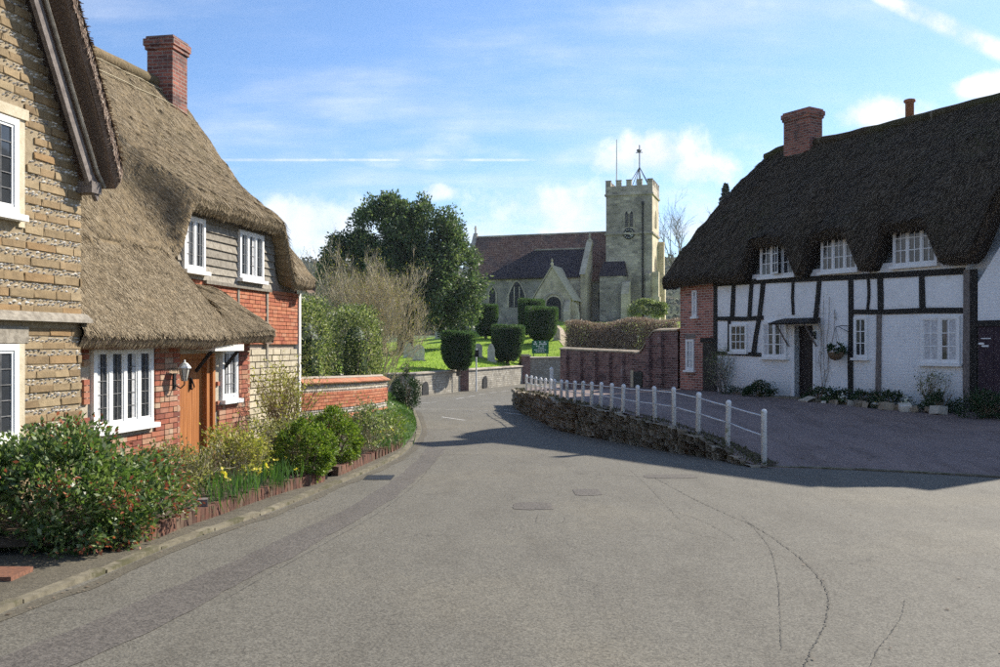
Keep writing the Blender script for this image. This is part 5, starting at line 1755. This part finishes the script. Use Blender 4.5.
topiary('clipped yew nearest the wall pier, left of the front pair', -2.38, 51.6, 2.05, 2.25, 1)
topiary('clipped yew just right of the pale headstone, behind the low wall', .52, 62.6, 2.45, 2.6, 2)
topiary('smaller clipped yew higher up the lawn, below the aisle window', -1.25, 79, 2.3, 2.9, 3)
topiary('broad clipped yew in front of the church porch', 3.5, 75.5, 2.9, 3.0, 4)
topiary('clipped yew half hidden behind the broad one by the porch', 2.75, 80, 2.5, 3.3, 5)
# headstones
for k, (x, y, w, h, lb) in enumerate(((-.60, 61.5, .50, 1.25, 'tall pale pointed headstone between the two front yews'), (-1.55, 62.5, .6, .95, 'small rounded pale headstone left of the tall pointed one'),
                                     (-5.75, 84, .55, 1.2, 'headstone under the dark evergreen tree, farther left'), (-4.45, 85, .6, 1.2, 'headstone under the dark evergreen tree, farther right'),
                                     (-4.4, 76, .5, 1.1, 'lone headstone up the lawn above the nearest yew'), (-5.0, 55.2, .7, 1.0, 'headstone behind the wall seen through the bare shrub'), (-5.9, 58, .6, 1.1, 'leaning headstone left of the others by the bare shrub'),
                                     (4.9, 77.5, .6, 1.1, 'dark headstone beside the path to the porch'))):
    z0_ = cy_z(x, y)
    t_ = thing('headstone', lb, 'headstone', (x, y, z0_), random.uniform(-.3, .3), 'headstones in the churchyard')
    pts = arch_pts(0, z0_ - .1, w, h + .1, 8, k % 2 == 0)
    b = B(); b.prism(pts, -.06, .06); o = b.obj('slab', 'grave_stone', t_); o.rotation_euler = (random.uniform(-.08, .04), random.uniform(-.06, .06), 0)
    b = B(); b.box(-w / 2 - .08, w / 2 + .08, -.14, .14, z0_ - .1, z0_ + .07); b.obj('base', 'grave_stone', t_)

# ------------------------------------------------------------------ trees, hedges, shrubs
def limb(bb, p_, d_, L, r, depth, kids, spread, up_=.15, n_=5, tips=None, shrink=.68, rmin=.0):
    pts = [p_]; q = Vector(p_); dd = Vector(d_)
    for k in range(3):
        dd = (dd + Vector((random.gauss(0, .12), random.gauss(0, .12), random.gauss(0, .10) + up_ * .25))).normalized()
        q = q + dd * L / 3; pts.append(q.copy())
    bb.tube(pts, [r, r * .85, r * .7, r * .55], max(3, n_), cap=False)
    if tips is not None and depth <= 1: tips.append((pts[-1], dd))
    if depth <= 0: return
    for k in range(kids):
        f_ = random.uniform(.35, 1.0) if k else 1.0
        base = pts[0].lerp(pts[-1], f_) if f_ < 1 else pts[-1]
        ax = Vector((random.gauss(0, 1), random.gauss(0, 1), random.gauss(0, .7)))
        nd = (dd + ax.normalized() * spread * random.uniform(.6, 1.2) + Vector((0, 0, up_))).normalized()
        limb(bb, base, nd, L * shrink * random.uniform(.75, 1.2), max(r * .58, rmin), depth - 1, kids, spread, up_, n_ - 1, tips, shrink, rmin)


def tree(name, label, x, y, z0_, trunk_h, r_trunk, blobs, leaf, lsize, n_leaf, group=None, mat_b='bark', clumps=70, cr=.26, dark_core=None):
    t_ = thing(name, label, 'tree', (x, y, z0_), 0, group)
    b = B()
    b.tube([(0, 0, z0_ - .3), (.1, 0, z0_ + trunk_h * .5), (0, .1, z0_ + trunk_h)], [r_trunk * 1.2, r_trunk, r_trunk * .75], 9)
    for (c, r) in blobs:
        b.tube([(0, 0, z0_ + trunk_h * .7), (c[0] * .5, c[1] * .5, z0_ + trunk_h + (c[2] - trunk_h) * .4), (c[0] * .9, c[1] * .9, z0_ + c[2])], [r_trunk * .6, r_trunk * .4, r_trunk * .15], 6)
    b.obj('trunk', mat_b, t_)
    tot = sum(r[0] * r[1] * r[2] for c, r in blobs)
    P_, O_ = [], []
    for (c, r) in blobs:
        n_ = int(n_leaf * (r[0] * r[1] * r[2]) / tot)
        p_, o_ = blob_points(n_, (c[0], c[1], z0_ + c[2]), r, clumps, cr)
        P_.append(p_); O_.append(o_)
    leaf_mesh('crown', np.concatenate(P_), lsize, leaf, t_, np.concatenate(O_), .5, .25, .8)
    return t_


# the great evergreen by the church
tree('evergreen_tree', 'huge dark spreading evergreen tree left of the church', -7.0, 66, 1.2, 3.0, .55,
     [((-3.6, 0, 5.6), (2.6, 2.6, 2.9)), ((-1.6, .5, 8.2), (2.9, 2.8, 3.0)), ((1.4, 0, 7.6), (2.9, 2.8, 3.3)), ((3.0, -.4, 5.2), (2.6, 2.5, 3.3)), ((.2, -1.5, 4.6), (3.4, 2.4, 3.2)), ((-4.6, .2, 8.0), (1.0, 1.2, .8)), ((3.6, 0, 3.2), (1.8, 1.8, 2.4))],
     'leaf_oak', .24, 96000, clumps=120, cr=.26)
# pale bare shrub beyond the garden wall
bs = thing('bare_shrub', 'big pale leafless shrub with upright twigs behind the garden wall', 'shrub', (-4.28, 28.5, -.5)); bs.scale = (.88, .9, 1.12)
b = B(); tips = []
for k in range(42):
    a = random.uniform(0, 6.28); rr = random.uniform(.02, .42)
    d_ = Vector((math.cos(a) * rr * 1.5, math.sin(a) * rr * 1.3, 1)).normalized()
    limb(b, Vector((math.cos(a) * rr, math.sin(a) * rr, -.55)), d_, random.uniform(1.5, 2.1), random.uniform(.018, .030), 5, 3, .62, .13, 4, tips, .62, .0048)
stuff(b.obj('twigs', 'twig_pale', bs))
tp = np.array([tuple(p_) for p_, d_ in tips]); to = np.array([tuple(d_) for p_, d_ in tips])
sel = RNG.integers(0, len(tp), 9000)
leaf_mesh('buds', tp[sel] + RNG.normal(0, .09, (9000, 3)), .045, 'leaf_yellow', bs, to[sel], .4)
# dense evergreen hedge behind the garden wall
for (x, y, rx, ry, zt, lb) in ((-4.95, 23.0, .62, 1.3, 2.75, 'tall pale-flecked evergreen hedge against the cottage gable'), (-4.05, 25.2, .66, 1.1, 2.65, 'tall evergreen hedge bush between cottage hedge and bare shrub')):
    t_ = thing('evergreen_hedge', lb, 'hedge', (x, y, -.5), 0, 'evergreen hedges behind the garden wall')
    b = B()
    for k in range(6): b.tube([(random.uniform(-.2, .2), random.uniform(-.5, .5), -.55), (random.uniform(-.4, .4), random.uniform(-.8, .8), 1.9)], [.05, .02], 5)
    stuff(b.obj('stems', 'bark', t_))
    u_ = unit(RNG.normal(0, 1, (17000, 3))); o_ = u_.copy()
    u_ = u_ / (np.sum(np.abs(u_) ** 5, axis=1, keepdims=True) ** .2)
    u_ *= RNG.uniform(.84, 1.03, (17000, 1)) * (1 + .07 * np.sin(u_[:, 2:3] * 7 + u_[:, 1:2] * 5)) * np.where(RNG.uniform(0, 1, (17000, 1)) < .3, .85, 1)
    p_ = u_ * np.array((rx, ry, (zt + .5) / 2)) + np.array((0, 0, (zt - .5) / 2))
    leaf_mesh('foliage', p_, .07, 'leaf_hedge', t_, o_, .5)
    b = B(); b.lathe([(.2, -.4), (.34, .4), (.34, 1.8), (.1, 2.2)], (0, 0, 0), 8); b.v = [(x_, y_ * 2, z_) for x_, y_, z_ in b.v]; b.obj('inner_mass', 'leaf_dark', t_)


def shrub(name, label, x, y, z0_, r, zc, leaf, lsize, n_leaf, stems=14, stem_mat='twig_brown', group=None, clumps=40, cr=.35, shell=.45, extra=None, low=-.7, leggy=False, cat='shrub'):
    t_ = thing(name, label, cat, (x, y, z0_), 0, group)
    b = B(); tips = []
    for k in range(stems):
        a = random.uniform(0, 6.28); q = random.uniform(0, .85)
        e_ = Vector((math.cos(a) * r[0] * q, math.sin(a) * r[1] * q, zc + r[2] * random.uniform(.2, .9)))
        if leggy:
            limb(b, Vector((math.cos(a) * .06, math.sin(a) * .06, z0_ - .05)), (e_ - Vector((0, 0, z0_))).normalized(), (e_ - Vector((0, 0, z0_))).length * .6, .010, 2, 3, .55, .12, 4, tips, .6)
        else:
            b.tube([(math.cos(a) * .05, math.sin(a) * .05, z0_ - .05), tuple((e_ + Vector((0, 0, z0_))) * .5), tuple(e_)], [.018, .013, .006], 4)
    stuff(b.obj('stems', stem_mat, t_))
    p_, o_ = blob_points(n_leaf, (0, 0, zc), r, clumps, cr, shell, low)
    if leggy and tips:
        tp_ = np.array([tuple(q) for q, _ in tips]); s_ = RNG.integers(0, len(tp_), n_leaf // 2)
        p_[:n_leaf // 2] = tp_[s_] + RNG.normal(0, .035, (n_leaf // 2, 3))
    leaf_mesh('foliage', p_, lsize, leaf, t_, o_, .5)
    if extra:
        e_ = np.linalg.norm((p_ - np.array((0, 0, zc))) / np.array(r), axis=1) + .25 * RNG.uniform(0, 1, len(p_))
        k_ = np.argsort(-e_)[:extra[1] * 2]; k_ = RNG.choice(k_, extra[1], replace=False)
        p_ = p_[k_] + o_[k_] * .03; o_ = o_[k_]
        leaf_mesh('young_leaves', p_, extra[2], extra[0], t_, o_, .5)
    return t_


shrub('photinia_bush', 'big glossy green bush with red young leaves by the stone bay', -4.15, 8.3, -.2, (1.0, .90, .60), .26, 'leaf_photinia', .062, 24000, 20, clumps=170, cr=.24, shell=.6, extra=('leaf_redtip', 1700, .046), cat='bush')
shrub('yellow_shrub', 'straggly yellow-leaved shrub under the leaded window', -3.72, 10.2, -.15, (.52, .62, .36), .16, 'leaf_olive', .045, 3200, 34, 'twig_pale', leggy=True)
shrub('yellow_shrub', 'loose twiggy yellow-green shrub in front of the oak door', -3.42, 11.5, -.18, (.50, .62, .42), .24, 'leaf_yellow', .045, 3800, 40, 'twig_pale', leggy=True)
shrub('yellow_shrub', 'tall pale twiggy shrub left of the round box bushes', -3.1, 12.6, -.2, (.42, .55, .42), .26, 'leaf_olive', .045, 3400, 36, 'twig_pale', leggy=True)
shrub('box_bush', 'rounded bright green box bush nearer the brick edging end', -2.68, 12.4, -.2, (.38, .40, .40), .18, 'leaf_box', .045, 9500, 12, clumps=170, cr=.2, shell=.85, low=-.9, cat='bush')
shrub('box_bush', 'second rounded yellow-green box bush behind the first', -2.60, 13.9, -.22, (.42, .46, .42), .18, 'leaf_box', .045, 10000, 12, clumps=170, cr=.2, shell=.85, low=-.9, cat='bush')
shrub('grey_shrub', 'loose grey-green shrub before the curved garden wall', -2.32, 15.7, -.3, (.40, .75, .45), .20, 'leaf_hedge', .05, 2600, 24, 'twig_pale', leggy=True)
shrub('grey_shrub', 'small loose shrub at the far end of the bed by the grass bank', -2.1, 17.3, -.35, (.30, .55, .34), .08, 'leaf_box', .045, 1600, 16, 'twig_pale', leggy=True)
# shrub trained against the cottage wall beside the small window
shrub('wall_shrub', 'sparse yellowish climbing shrub trained up the pale cottage wall', -3.86, 16.0, -.3, (.30, 1.15, .80), .55, 'leaf_yellow', .05, 2600, 40, 'twig_brown', leggy=True)
shrub('dark_bush', 'dark green bush on the bank below the bare shrub', -3.15, 30.0, -.6, (.48, .6, .68), .10, 'leaf_dark', .06, 5000, 10, cat='bush')
# daffodil clumps
for k, (x, y, lb) in enumerate(((-3.08, 10.1, 'daffodil clump nearest the red-tipped bush behind the brick edging'), (-2.86, 11.2, 'daffodil clump between the twiggy shrubs and the box bush'), (-2.15, 16.2, 'grey-leaved daffodil clump before the garden wall'))):
    t_ = thing('daffodil_clump', lb, 'flowers', (x, y, road_z(y) + .1), 0, 'daffodil clumps in the cottage bed')
    n_ = 150
    p_ = np.stack([RNG.normal(0, .17, n_), RNG.normal(0, .30, n_), np.full(n_, road_z(y) + .12)], 1)
    leaf_mesh('leaves', p_, .30, 'leaf_blade', t_, np.tile((0, 0, 1.6), (n_, 1)), .05, .6, .45)
    n_ = 5
    p_ = np.stack([RNG.normal(0, .17, n_), RNG.normal(0, .30, n_), road_z(y) + RNG.uniform(.3, .48, n_)], 1)
    leaf_mesh('blooms', np.repeat(p_, 4, 0), .05, 'petal_yellow', t_, None, .8)

# soil of the bed and its brick edging
def lean_x(y):
    return -4.97 + .178 * (y - 11)


BED = [(-4.9, 7.35), (-4.2, 7.5), (-3.55, 7.75), (-3.26, 8.3), (-3.2, 8.9), (-3.07, 9.6), (-2.92, 10.6), (-2.72, 11.6), (-2.50, 12.35), (-2.38, 13.2), (-2.25, 14.5), (-2.1, 16.0), (-1.98, 17.6), (-2.05, 18.6)]
bsm = smooth_line(BED, 6)
b = B(); b.grid([[(p_.x, p_.y, road_z(p_.y) + .12), (p_.x - .25, p_.y + .05, road_z(p_.y) + .17), (min(p_.x - .3, lean_x(p_.y) - (.9 if p_.y > 15 else .0)), p_.y + .1, road_z(p_.y) + .2)] for p_ in bsm])
bed = structure(b.obj('flower_bed', 'soil'))
ed = resample([Vector((p_.x, p_.y, 0)) for p_ in bsm], .082)
for k in range(len(ed) - 1):
    a, c = ed[k], ed[k + 1]; mid = (a + c) / 2
    if mid.y < 7.9 or 12.45 < mid.y < 13.05: continue
    if k % 3 == 0 and mid.y > 15.2: continue
    piece('edging_brick', 'brick_edging', bed, (mid.x, mid.y, road_z(mid.y) + .07 + random.uniform(-.012, .012)), ((c - a).length * .9, .105, .19),
          rot=(random.uniform(-.09, .09), random.uniform(-.06, .06), math.atan2(c.y - a.y, c.x - a.x)))
for (x, y, lb) in ((-3.12, 9.45, 'short dark timber stump at the edge of the flower bed'), (-2.5, 12.75, 'dark low timber baulk between the two brick edgings')):
    t_ = thing('timber_stump', lb, 'stump', (x, y, road_z(y)), .3)
    b = B(); b.box(-.05, .05, -.06, .06, road_z(y), road_z(y) + .24); b.obj('post', 'grey_post', t_)

# ------------------------------------------------------------------ curved garden wall of brick and flint
GA = math.atan2(.9845, .1752)
gw = thing('garden_wall', 'curved red brick and flint garden wall with tiled coping beside the cottage', 'wall', (-4.28, 19.35, -.5), GA)
GLn = 6.5


def gbow(x):
    return -.30 * math.sin(math.pi * min(1, x / GLn) * .9) + .9 * sstep(5.6, 6.6, x)


def gtop(x):
    return .80 - .022 * x


nn_ = 44
b = B()
b.grid([[(GLn * i / nn_, gbow(GLn * i / nn_) + .03, -.9), (GLn * i / nn_, gbow(GLn * i / nn_) + .03, gtop(GLn * i / nn_)), (GLn * i / nn_, gbow(GLn * i / nn_) + .30, gtop(GLn * i / nn_)), (GLn * i / nn_, gbow(GLn * i / nn_) + .30, -.9)] for i in range(nn_ + 1)])
b.add([(GLn, gbow(GLn) + .03, -.9), (GLn, gbow(GLn) + .03, gtop(GLn)), (GLn, gbow(GLn) + .3, gtop(GLn)), (GLn, gbow(GLn) + .3, -.9)], [(0, 3, 2, 1)])
b.obj('wall', 'mortar', gw)
gl, gf = [], []
row = 0
zz = -.78
while zz < .76:
    band = 'flint' if (row % 7 in (4, 5)) or row < 3 else 'brick'
    x = -(.11 if row % 2 else 0)
    hh = .077
    while x < GLn - .02:
        L_ = .225 if band == 'brick' else random.uniform(.07, .13)
        xa, xb = max(0, x), min(GLn, x + L_)
        if xb - xa > .04: (gl if band == 'brick' else gf).append(((xa + xb) / 2, zz + hh / 2 - .022 * (xa + xb) / 2 + .022 * 0, xb - xa - .012, hh - .012))
        x += L_
    zz += hh; row += 1
gl = [q for q in gl if q[1] < gtop(q[0]) - .03]; gl.sort(key=lambda q: -q[1])
rest = B()
for k, (x, z_, w_, h_) in enumerate(gl):
    sl = math.atan2(gbow(x + .05) - gbow(x - .05), .1)
    if k < 300:
        piece('brick', 'brick_orange', gw, (x, gbow(x) + .03 + random.uniform(-.004, .004), z_), (w_, .06, h_), rot=(0, .022, sl))
    else:
        rest.box(x - w_ / 2, x + w_ / 2, gbow(x), gbow(x) + .06, z_ - h_ / 2, z_ + h_ / 2)
if rest.f: stuff(rest.obj('brickwork', 'brick_orange', gw))
fb = B()
for (x, z_, w_, h_) in gf:
    if z_ > gtop(x) - .03: continue
    yy = gbow(x)
    fb.add([(x - w_ * .48, yy + .03, z_), (x, yy + .03, z_ - h_ * .5), (x + w_ * .48, yy + .03, z_), (x, yy + .03, z_ + h_ * .5), (x, yy - .01, z_)], [(0, 1, 4), (1, 2, 4), (2, 3, 4), (3, 0, 4)])
stuff(fb.obj('flint_bands', 'flint', gw))
x = .0
while x < GLn:
    sl = math.atan2(gbow(x + .05) - gbow(x - .05), .1)
    L_ = .155
    piece('coping_tile', 'roof_tile', gw, (x + L_ / 2, gbow(x + L_ / 2) + .04, gtop(x) + .06), (L_ - .008, .24, .03), rot=(.42 + random.uniform(-.04, .04), .022, sl))
    piece('coping_tile', 'roof_tile', gw, (x + L_ / 2, gbow(x + L_ / 2) + .26, gtop(x) + .06), (L_ - .008, .24, .03), rot=(-.42, .022, sl))
    x += L_
b = B(); b.tube([(GLn * i / 20, gbow(GLn * i / 20) + .15, gtop(GLn * i / 20) + .12) for i in range(21)], .05, 6); b.obj('ridge_mortar', 'mortar_dark', gw)

# grass bank between garden wall and road
b = B(); rows = []
bank_pts = []
for k in range(34):
    y = 17.6 + k * .62
    kx = interp(y, [(p_.y, p_.x) for p_ in KS]) - .13
    wx = min(kx - .3, -4.02 + .178 * (y - 19.26) + .25) if y < 26 else kx - 1.9
    wd_ = kx - wx
    rise = .85 * sstep(20.5, 26, y) * min(1, wd_ / 1.2) + .05
    r_ = []
    for j in range(9):
        t_ = j / 8
        x = kx - wd_ * t_
        z_ = road_z(y) + .05 + rise * (t_ ** .75) + .04 * fbm((x, y, 0), 1.1)
        r_.append((x, y, z_)); bank_pts.append((x, y, z_))
    r_.append((kx - wd_ - 5, y, r_[-1][2] + .05))
    rows.append(r_)
b.grid(rows)
bank = structure(b.obj('grass_bank', 'shaded_bank_grass', smooth=True))
RW = np.array(rows)[:, :9, :]
n_ = 15000
i = RNG.uniform(0, RW.shape[0] - 1.001, n_); j = RNG.uniform(0, 7.999, n_)
a_, b_ = i.astype(int), j.astype(int); fi = (i - a_)[:, None]; fj = (j - b_)[:, None]
pp = (RW[a_, b_] * (1 - fi) + RW[a_ + 1, b_] * fi) * (1 - fj) + (RW[a_, b_ + 1] * (1 - fi) + RW[a_ + 1, b_ + 1] * fi) * fj
leaf_mesh('grass_blades', pp, .075, 'shaded_bank_blade', bank, np.tile((0, 0, 1.2), (n_, 1)), .12, .6, .5)

# ------------------------------------------------------------------ planting along the half-timbered cottage
def r_shrub(lx, ly, label, r, zc, leaf, ls, n_, name='low_shrub', **kw):
    p_ = at_r(lx, ly, 0)
    return shrub(name, label, p_.x, p_.y, .15, r, zc, leaf, ls, n_, **kw)


r_shrub(-5.35, -.55, 'rounded dark bush left of the cottage steps', (.42, .38, .28), .38, 'leaf_dark', .05, 2600, name='dark_bush', cat='bush')
r_shrub(-3.55, -.45, 'dark leafy plant right of the cottage steps', (.34, .34, .26), .34, 'leaf_dark', .06, 1300)
r_shrub(-2.95, -.5, 'dark leafy plant under the hanging basket', (.36, .32, .28), .33, 'leaf_dark', .06, 1400)
r_shrub(-2.2, -.5, 'dark leafy plant at the foot of the grey post', (.36, .32, .26), .33, 'leaf_dark', .055, 1400)
r_shrub(-1.5, -.55, 'dark leafy plant with yellow flowers between post and window', (.42, .34, .28), .32, 'leaf_dark', .055, 1500, extra=('petal_yellow', 30, .04))
r_shrub(-.25, -.5, 'dark leafy plant at the right corner of the cottage', (.38, .34, .30), .32, 'leaf_dark', .055, 1500)
r_shrub(.9, -.7, 'dark bush in front of the plum gate', (.6, .4, .36), .35, 'leaf_dark', .06, 2400, name='dark_bush', cat='bush')
r_shrub(-.62, -.3, 'sparse leggy rose bush under the right-hand window', (.34, .18, .45), .70, 'leaf_hedge', .05, 420, name='rose_bush', stems=12, stem_mat='twig_brown', leggy=True)
r_shrub(-7.05, -.22, 'half-bare climbing shrub on the white wall by the brick end', (.45, .14, .72), .95, 'leaf_hedge', .05, 700, name='climbing_shrub', stems=22, stem_mat='twig_grey', leggy=True)
r_shrub(-6.3, -.35, 'low dark plant at the foot of the climbing shrub', (.5, .26, .2), .30, 'leaf_dark', .05, 900)
vn = thing('climbing_vine', 'thin bare vine stems climbing the white wall right of the door', 'vine', tuple(at_r(-3.7, -.04, .25)), RA)
b = B()
for k in range(5):
    x = random.uniform(-.15, .2); pts = [(x, -.02, .2)]
    for q in range(9):
        x += random.uniform(-.08, .09); pts.append((x, -.025, .2 + (q + 1) * random.uniform(.2, .3)))
    b.tube(pts, .008, 4)
stuff(b.obj('stems', 'twig_grey', vn))
pp_ = np.stack([RNG.uniform(-.3, .4, 90), np.full(90, -.04), RNG.uniform(.9, 3.0, 90)], 1); leaf_mesh('leaves', pp_, .045, 'leaf_hedge', vn, None)
ORD = 'first second third fourth fifth sixth seventh eighth ninth tenth eleventh twelfth thirteenth fourteenth fifteenth last'.split()
for k in range(16):
    lx = -3.7 + k * .24 + random.uniform(-.05, .05); p_ = at_r(lx, -.86 + random.uniform(-.06, .06), .2)
    t_ = piece('rockery_stone', 'pale_stone', None, (0, 0, 0), (1, 1, 1), wob=1) if False else None
    o = bpy.data.objects.new('rockery_stone', unit_box('grave_stone' if k % 3 == 0 else 'mossy_stone', 1 + k % 6)); COL.objects.link(o)
    o.location = (p_.x, p_.y, .24); s_ = random.uniform(.12, .26); o.scale = (s_ * 1.3, s_, s_ * .8); o.rotation_euler = (random.uniform(-.3, .3), random.uniform(-.3, .3), random.uniform(0, 6))
    tag(o, ORD[k] + ' rough edging stone counted from the cottage steps rightwards', 'stone', 'edging stones before the half-timbered cottage')
for k, (lx, lb) in enumerate(((-3.05, 'white flowers in the dark planting left of the grey post'), (-2.6, 'white flower clump just beside the long black post'), (-.95, 'small white flowers below the right-hand window'))):
    p_ = at_r(lx, -.75, .4)
    t_ = thing('white_flowers', lb, 'flowers', (p_.x, p_.y, .2))
    q = np.stack([RNG.normal(0, .05, 24), RNG.normal(0, .05, 24), .38 + RNG.normal(0, .05, 24)], 1)
    leaf_mesh('blooms', q, .05, 'petal_white', t_, None, .9)
    q = np.stack([RNG.normal(0, .06, 60), RNG.normal(0, .06, 60), np.full(60, .2)], 1)
    leaf_mesh('leaves', q, .18, 'leaf_blade', t_, np.tile((0, 0, 1.5), (60, 1)), .08)

# ------------------------------------------------------------------ beyond the brick wall: beech hedge, trimmed bush, parked car, far trees
bh = thing('beech_hedge', 'long brown leafless beech hedge above the brick boundary wall', 'hedge', (9.2, 69.5, 1.4), .18)
n_ = 42000
q = np.stack([RNG.uniform(-4.2, 4.8, n_), RNG.normal(0, .40, n_), RNG.uniform(0, 1, n_)], 1)
q[:, 2] = 1.0 + q[:, 2] * (2.55 + .18 * np.sin(q[:, 0] * 1.3) + .05 * q[:, 0])
leaf_mesh('foliage', q, .13, 'leaf_beech', bh, None, .45)
b = B()
for k in range(44):
    x = RNG.uniform(-4.2, 4.8); limb(b, Vector((x, random.uniform(-.5, -.2), .9)), Vector((random.uniform(-.2, .2), -.1, 1)).normalized(), 1.15, .045, 2, 3, .7, .1, 4, None, .7)
stuff(b.obj('stems', 'twig_brown', bh))
shrub('trimmed_bush', 'rounded green bush at the foot of the church tower', 12.6, 77, 4.2, (1.5, .9, .75), 4.7, 'leaf_hedge', .13, 9000, 8, shell=.7, cat='bush')
# parked car
cr = thing('parked_car', 'pale silver car half hidden behind the beech hedge below the tower', 'car', (9.6, 76, cy_z(9.6, 76)), -.25)
zc_ = cy_z(9.6, 76)
def carp(pts, y0, y1, taper=0.0):
    bb = B(); bb.prism(pts, y0, y1); return bb
b = carp([(-2.0, zc_ + .3), (2.0, zc_ + .3), (2.05, zc_ + .62), (1.9, zc_ + .85), (1.0, zc_ + .95), (-1.7, zc_ + .98), (-2.05, zc_ + .8)], -.85, .85); body = b.obj('body', 'silver_car', cr)
b = B(); b.add([(-1.55, -.78, zc_ + .97), (1.0, -.78, zc_ + .94), (1.0, .78, zc_ + .94), (-1.55, .78, zc_ + .97), (-1.1, -.62, zc_ + 1.45), (.35, -.62, zc_ + 1.45), (.35, .62, zc_ + 1.45), (-1.1, .62, zc_ + 1.45)], [(4, 5, 6, 7), (0, 1, 5, 4), (1, 2, 6, 5), (2, 3, 7, 6), (3, 0, 4, 7)]); b.obj('cabin', 'silver_car', cr)
b = B(); b.add([(-1.3, -.765, zc_ + 1.03), (.8, -.765, zc_ + 1.0), (.33, -.645, zc_ + 1.39), (-1.05, -.645, zc_ + 1.39)], [(0, 1, 2, 3)]); b.obj('side_window', 'glass', cr)
for (x, y) in ((-1.3, -.87), (1.25, -.87), (-1.3, .72), (1.25, .72)):
    b = B(); b.lathe([(.1, 0), (.31, 0), (.31, .16), (.1, .16)], (0, 0, 0), 14); b.v = [(x + vx, y + vz, zc_ + .3 + vy) for vx, vy, vz in b.v]; b.obj('wheel', 'tyre', cr)


def bare_tree(label, x, y, z0_, h, r, mat='twig_grey', depth=5, kids=3, group=None):
    t_ = thing('bare_tree', label, 'tree', (x, y, z0_), 0, group)
    b = B(); b.tube([(0, 0, z0_ - .5), (0, 0, z0_ + h * .3)], [r * 1.2, r], 8); b.obj('trunk', mat, t_)
    b = B()
    for k in range(4):
        a = k * 1.6
        limb(b, Vector((0, 0, z0_ + h * (.18 + .04 * k))), Vector((math.cos(a) * .6, math.sin(a) * .6, 1)).normalized(), h * .30, r * .6, depth, kids, .7, .12, 5, None, .72)
    stuff(b.obj('crown', mat, t_))


bare_tree('bare tree on the skyline between tower and dark thatch', 26.5, 130, 6, 14.5, .25)
ct = thing('conifer', 'dark pointed conifer showing above the dark thatched roof', 'tree', (35.6, 142, 6))
b = B(); b.tube([(0, 0, 5), (0, 0, 27)], [.4, .05], 7); b.obj('trunk', 'bark', ct)
n_ = 12000; u_ = RNG.uniform(0, 1, n_); a = RNG.uniform(0, 6.28, n_); tier = .6 + .4 * np.abs(np.sin(u_ * 34)); rr = (1 - u_) ** .85 * 5.0 * tier * np.sqrt(RNG.uniform(.1, 1, n_))
q = np.stack([rr * np.cos(a), rr * np.sin(a), 8 + u_ * 19 - rr * .25], 1); leaf_mesh('crown', q, .42, 'leaf_yew', ct, unit(np.stack([np.cos(a), np.sin(a), a * 0 - .2], 1)), .4)
# wooded hills
b = B(); rows = []
for j in range(26):
    t_ = j / 25
    r_ = []
    for k in range(121):
        x = -900 + k * 15
        y = 330 + t_ * 420
        hgt = (36 + 4 * math.sin(x * .006 + 1) + 9 * sstep(60, 160, x) + 9 * sstep(-40, -130, x) + 6 * fbm((x, y, 0), .006)) * sstep(0, .8, t_) + 10 * t_
        r_.append((x + random.uniform(-4, 4), y + random.uniform(-4, 4), 8 + hgt + (3.2 * fbm((x, y, 5), .12) + random.uniform(-1.5, 1.5)) * (1 if t_ > .05 else 0)))
    rows.append(r_)
b.grid(rows)
structure(b.obj('hills', 'woodland'))
n_ = 60000
RH = np.array(rows); i = RNG.uniform(0, 24.99, n_); j = RNG.uniform(0, 119.99, n_); a_, b_ = i.astype(int), j.astype(int)
q = RH[a_, b_] + RNG.normal(0, 1, (n_, 3)) * (6, 6, 1.0)
o = leaf_mesh('hill_woodland', q, 2.6, 'leaf_hill', None, np.tile((0, 0, .6), (n_, 1)), .7); tag(o, 'far wooded hillside on the skyline', 'woodland', kind='stuff')

# ------------------------------------------------------------------ the air of the valley
m = bpy.data.materials.new('haze'); m.use_nodes = True
t = NT(m.node_tree); t.n.clear(); out = t.new('ShaderNodeOutputMaterial')
pv = t.new('ShaderNodeVolumePrincipled', {'Color': (.80, .88, 1.0), 'Density': .00014, 'Anisotropy': .2})
t.l.new(pv.outputs[0], out.inputs['Volume'])
MATS['haze'] = m
b = B(); b.box(-2600, 2600, -1700, 2600, -4.0, 110)
hz = b.obj('haze', 'haze'); tag(hz, 'thin pale blue haze over the valley', 'haze', kind='stuff')
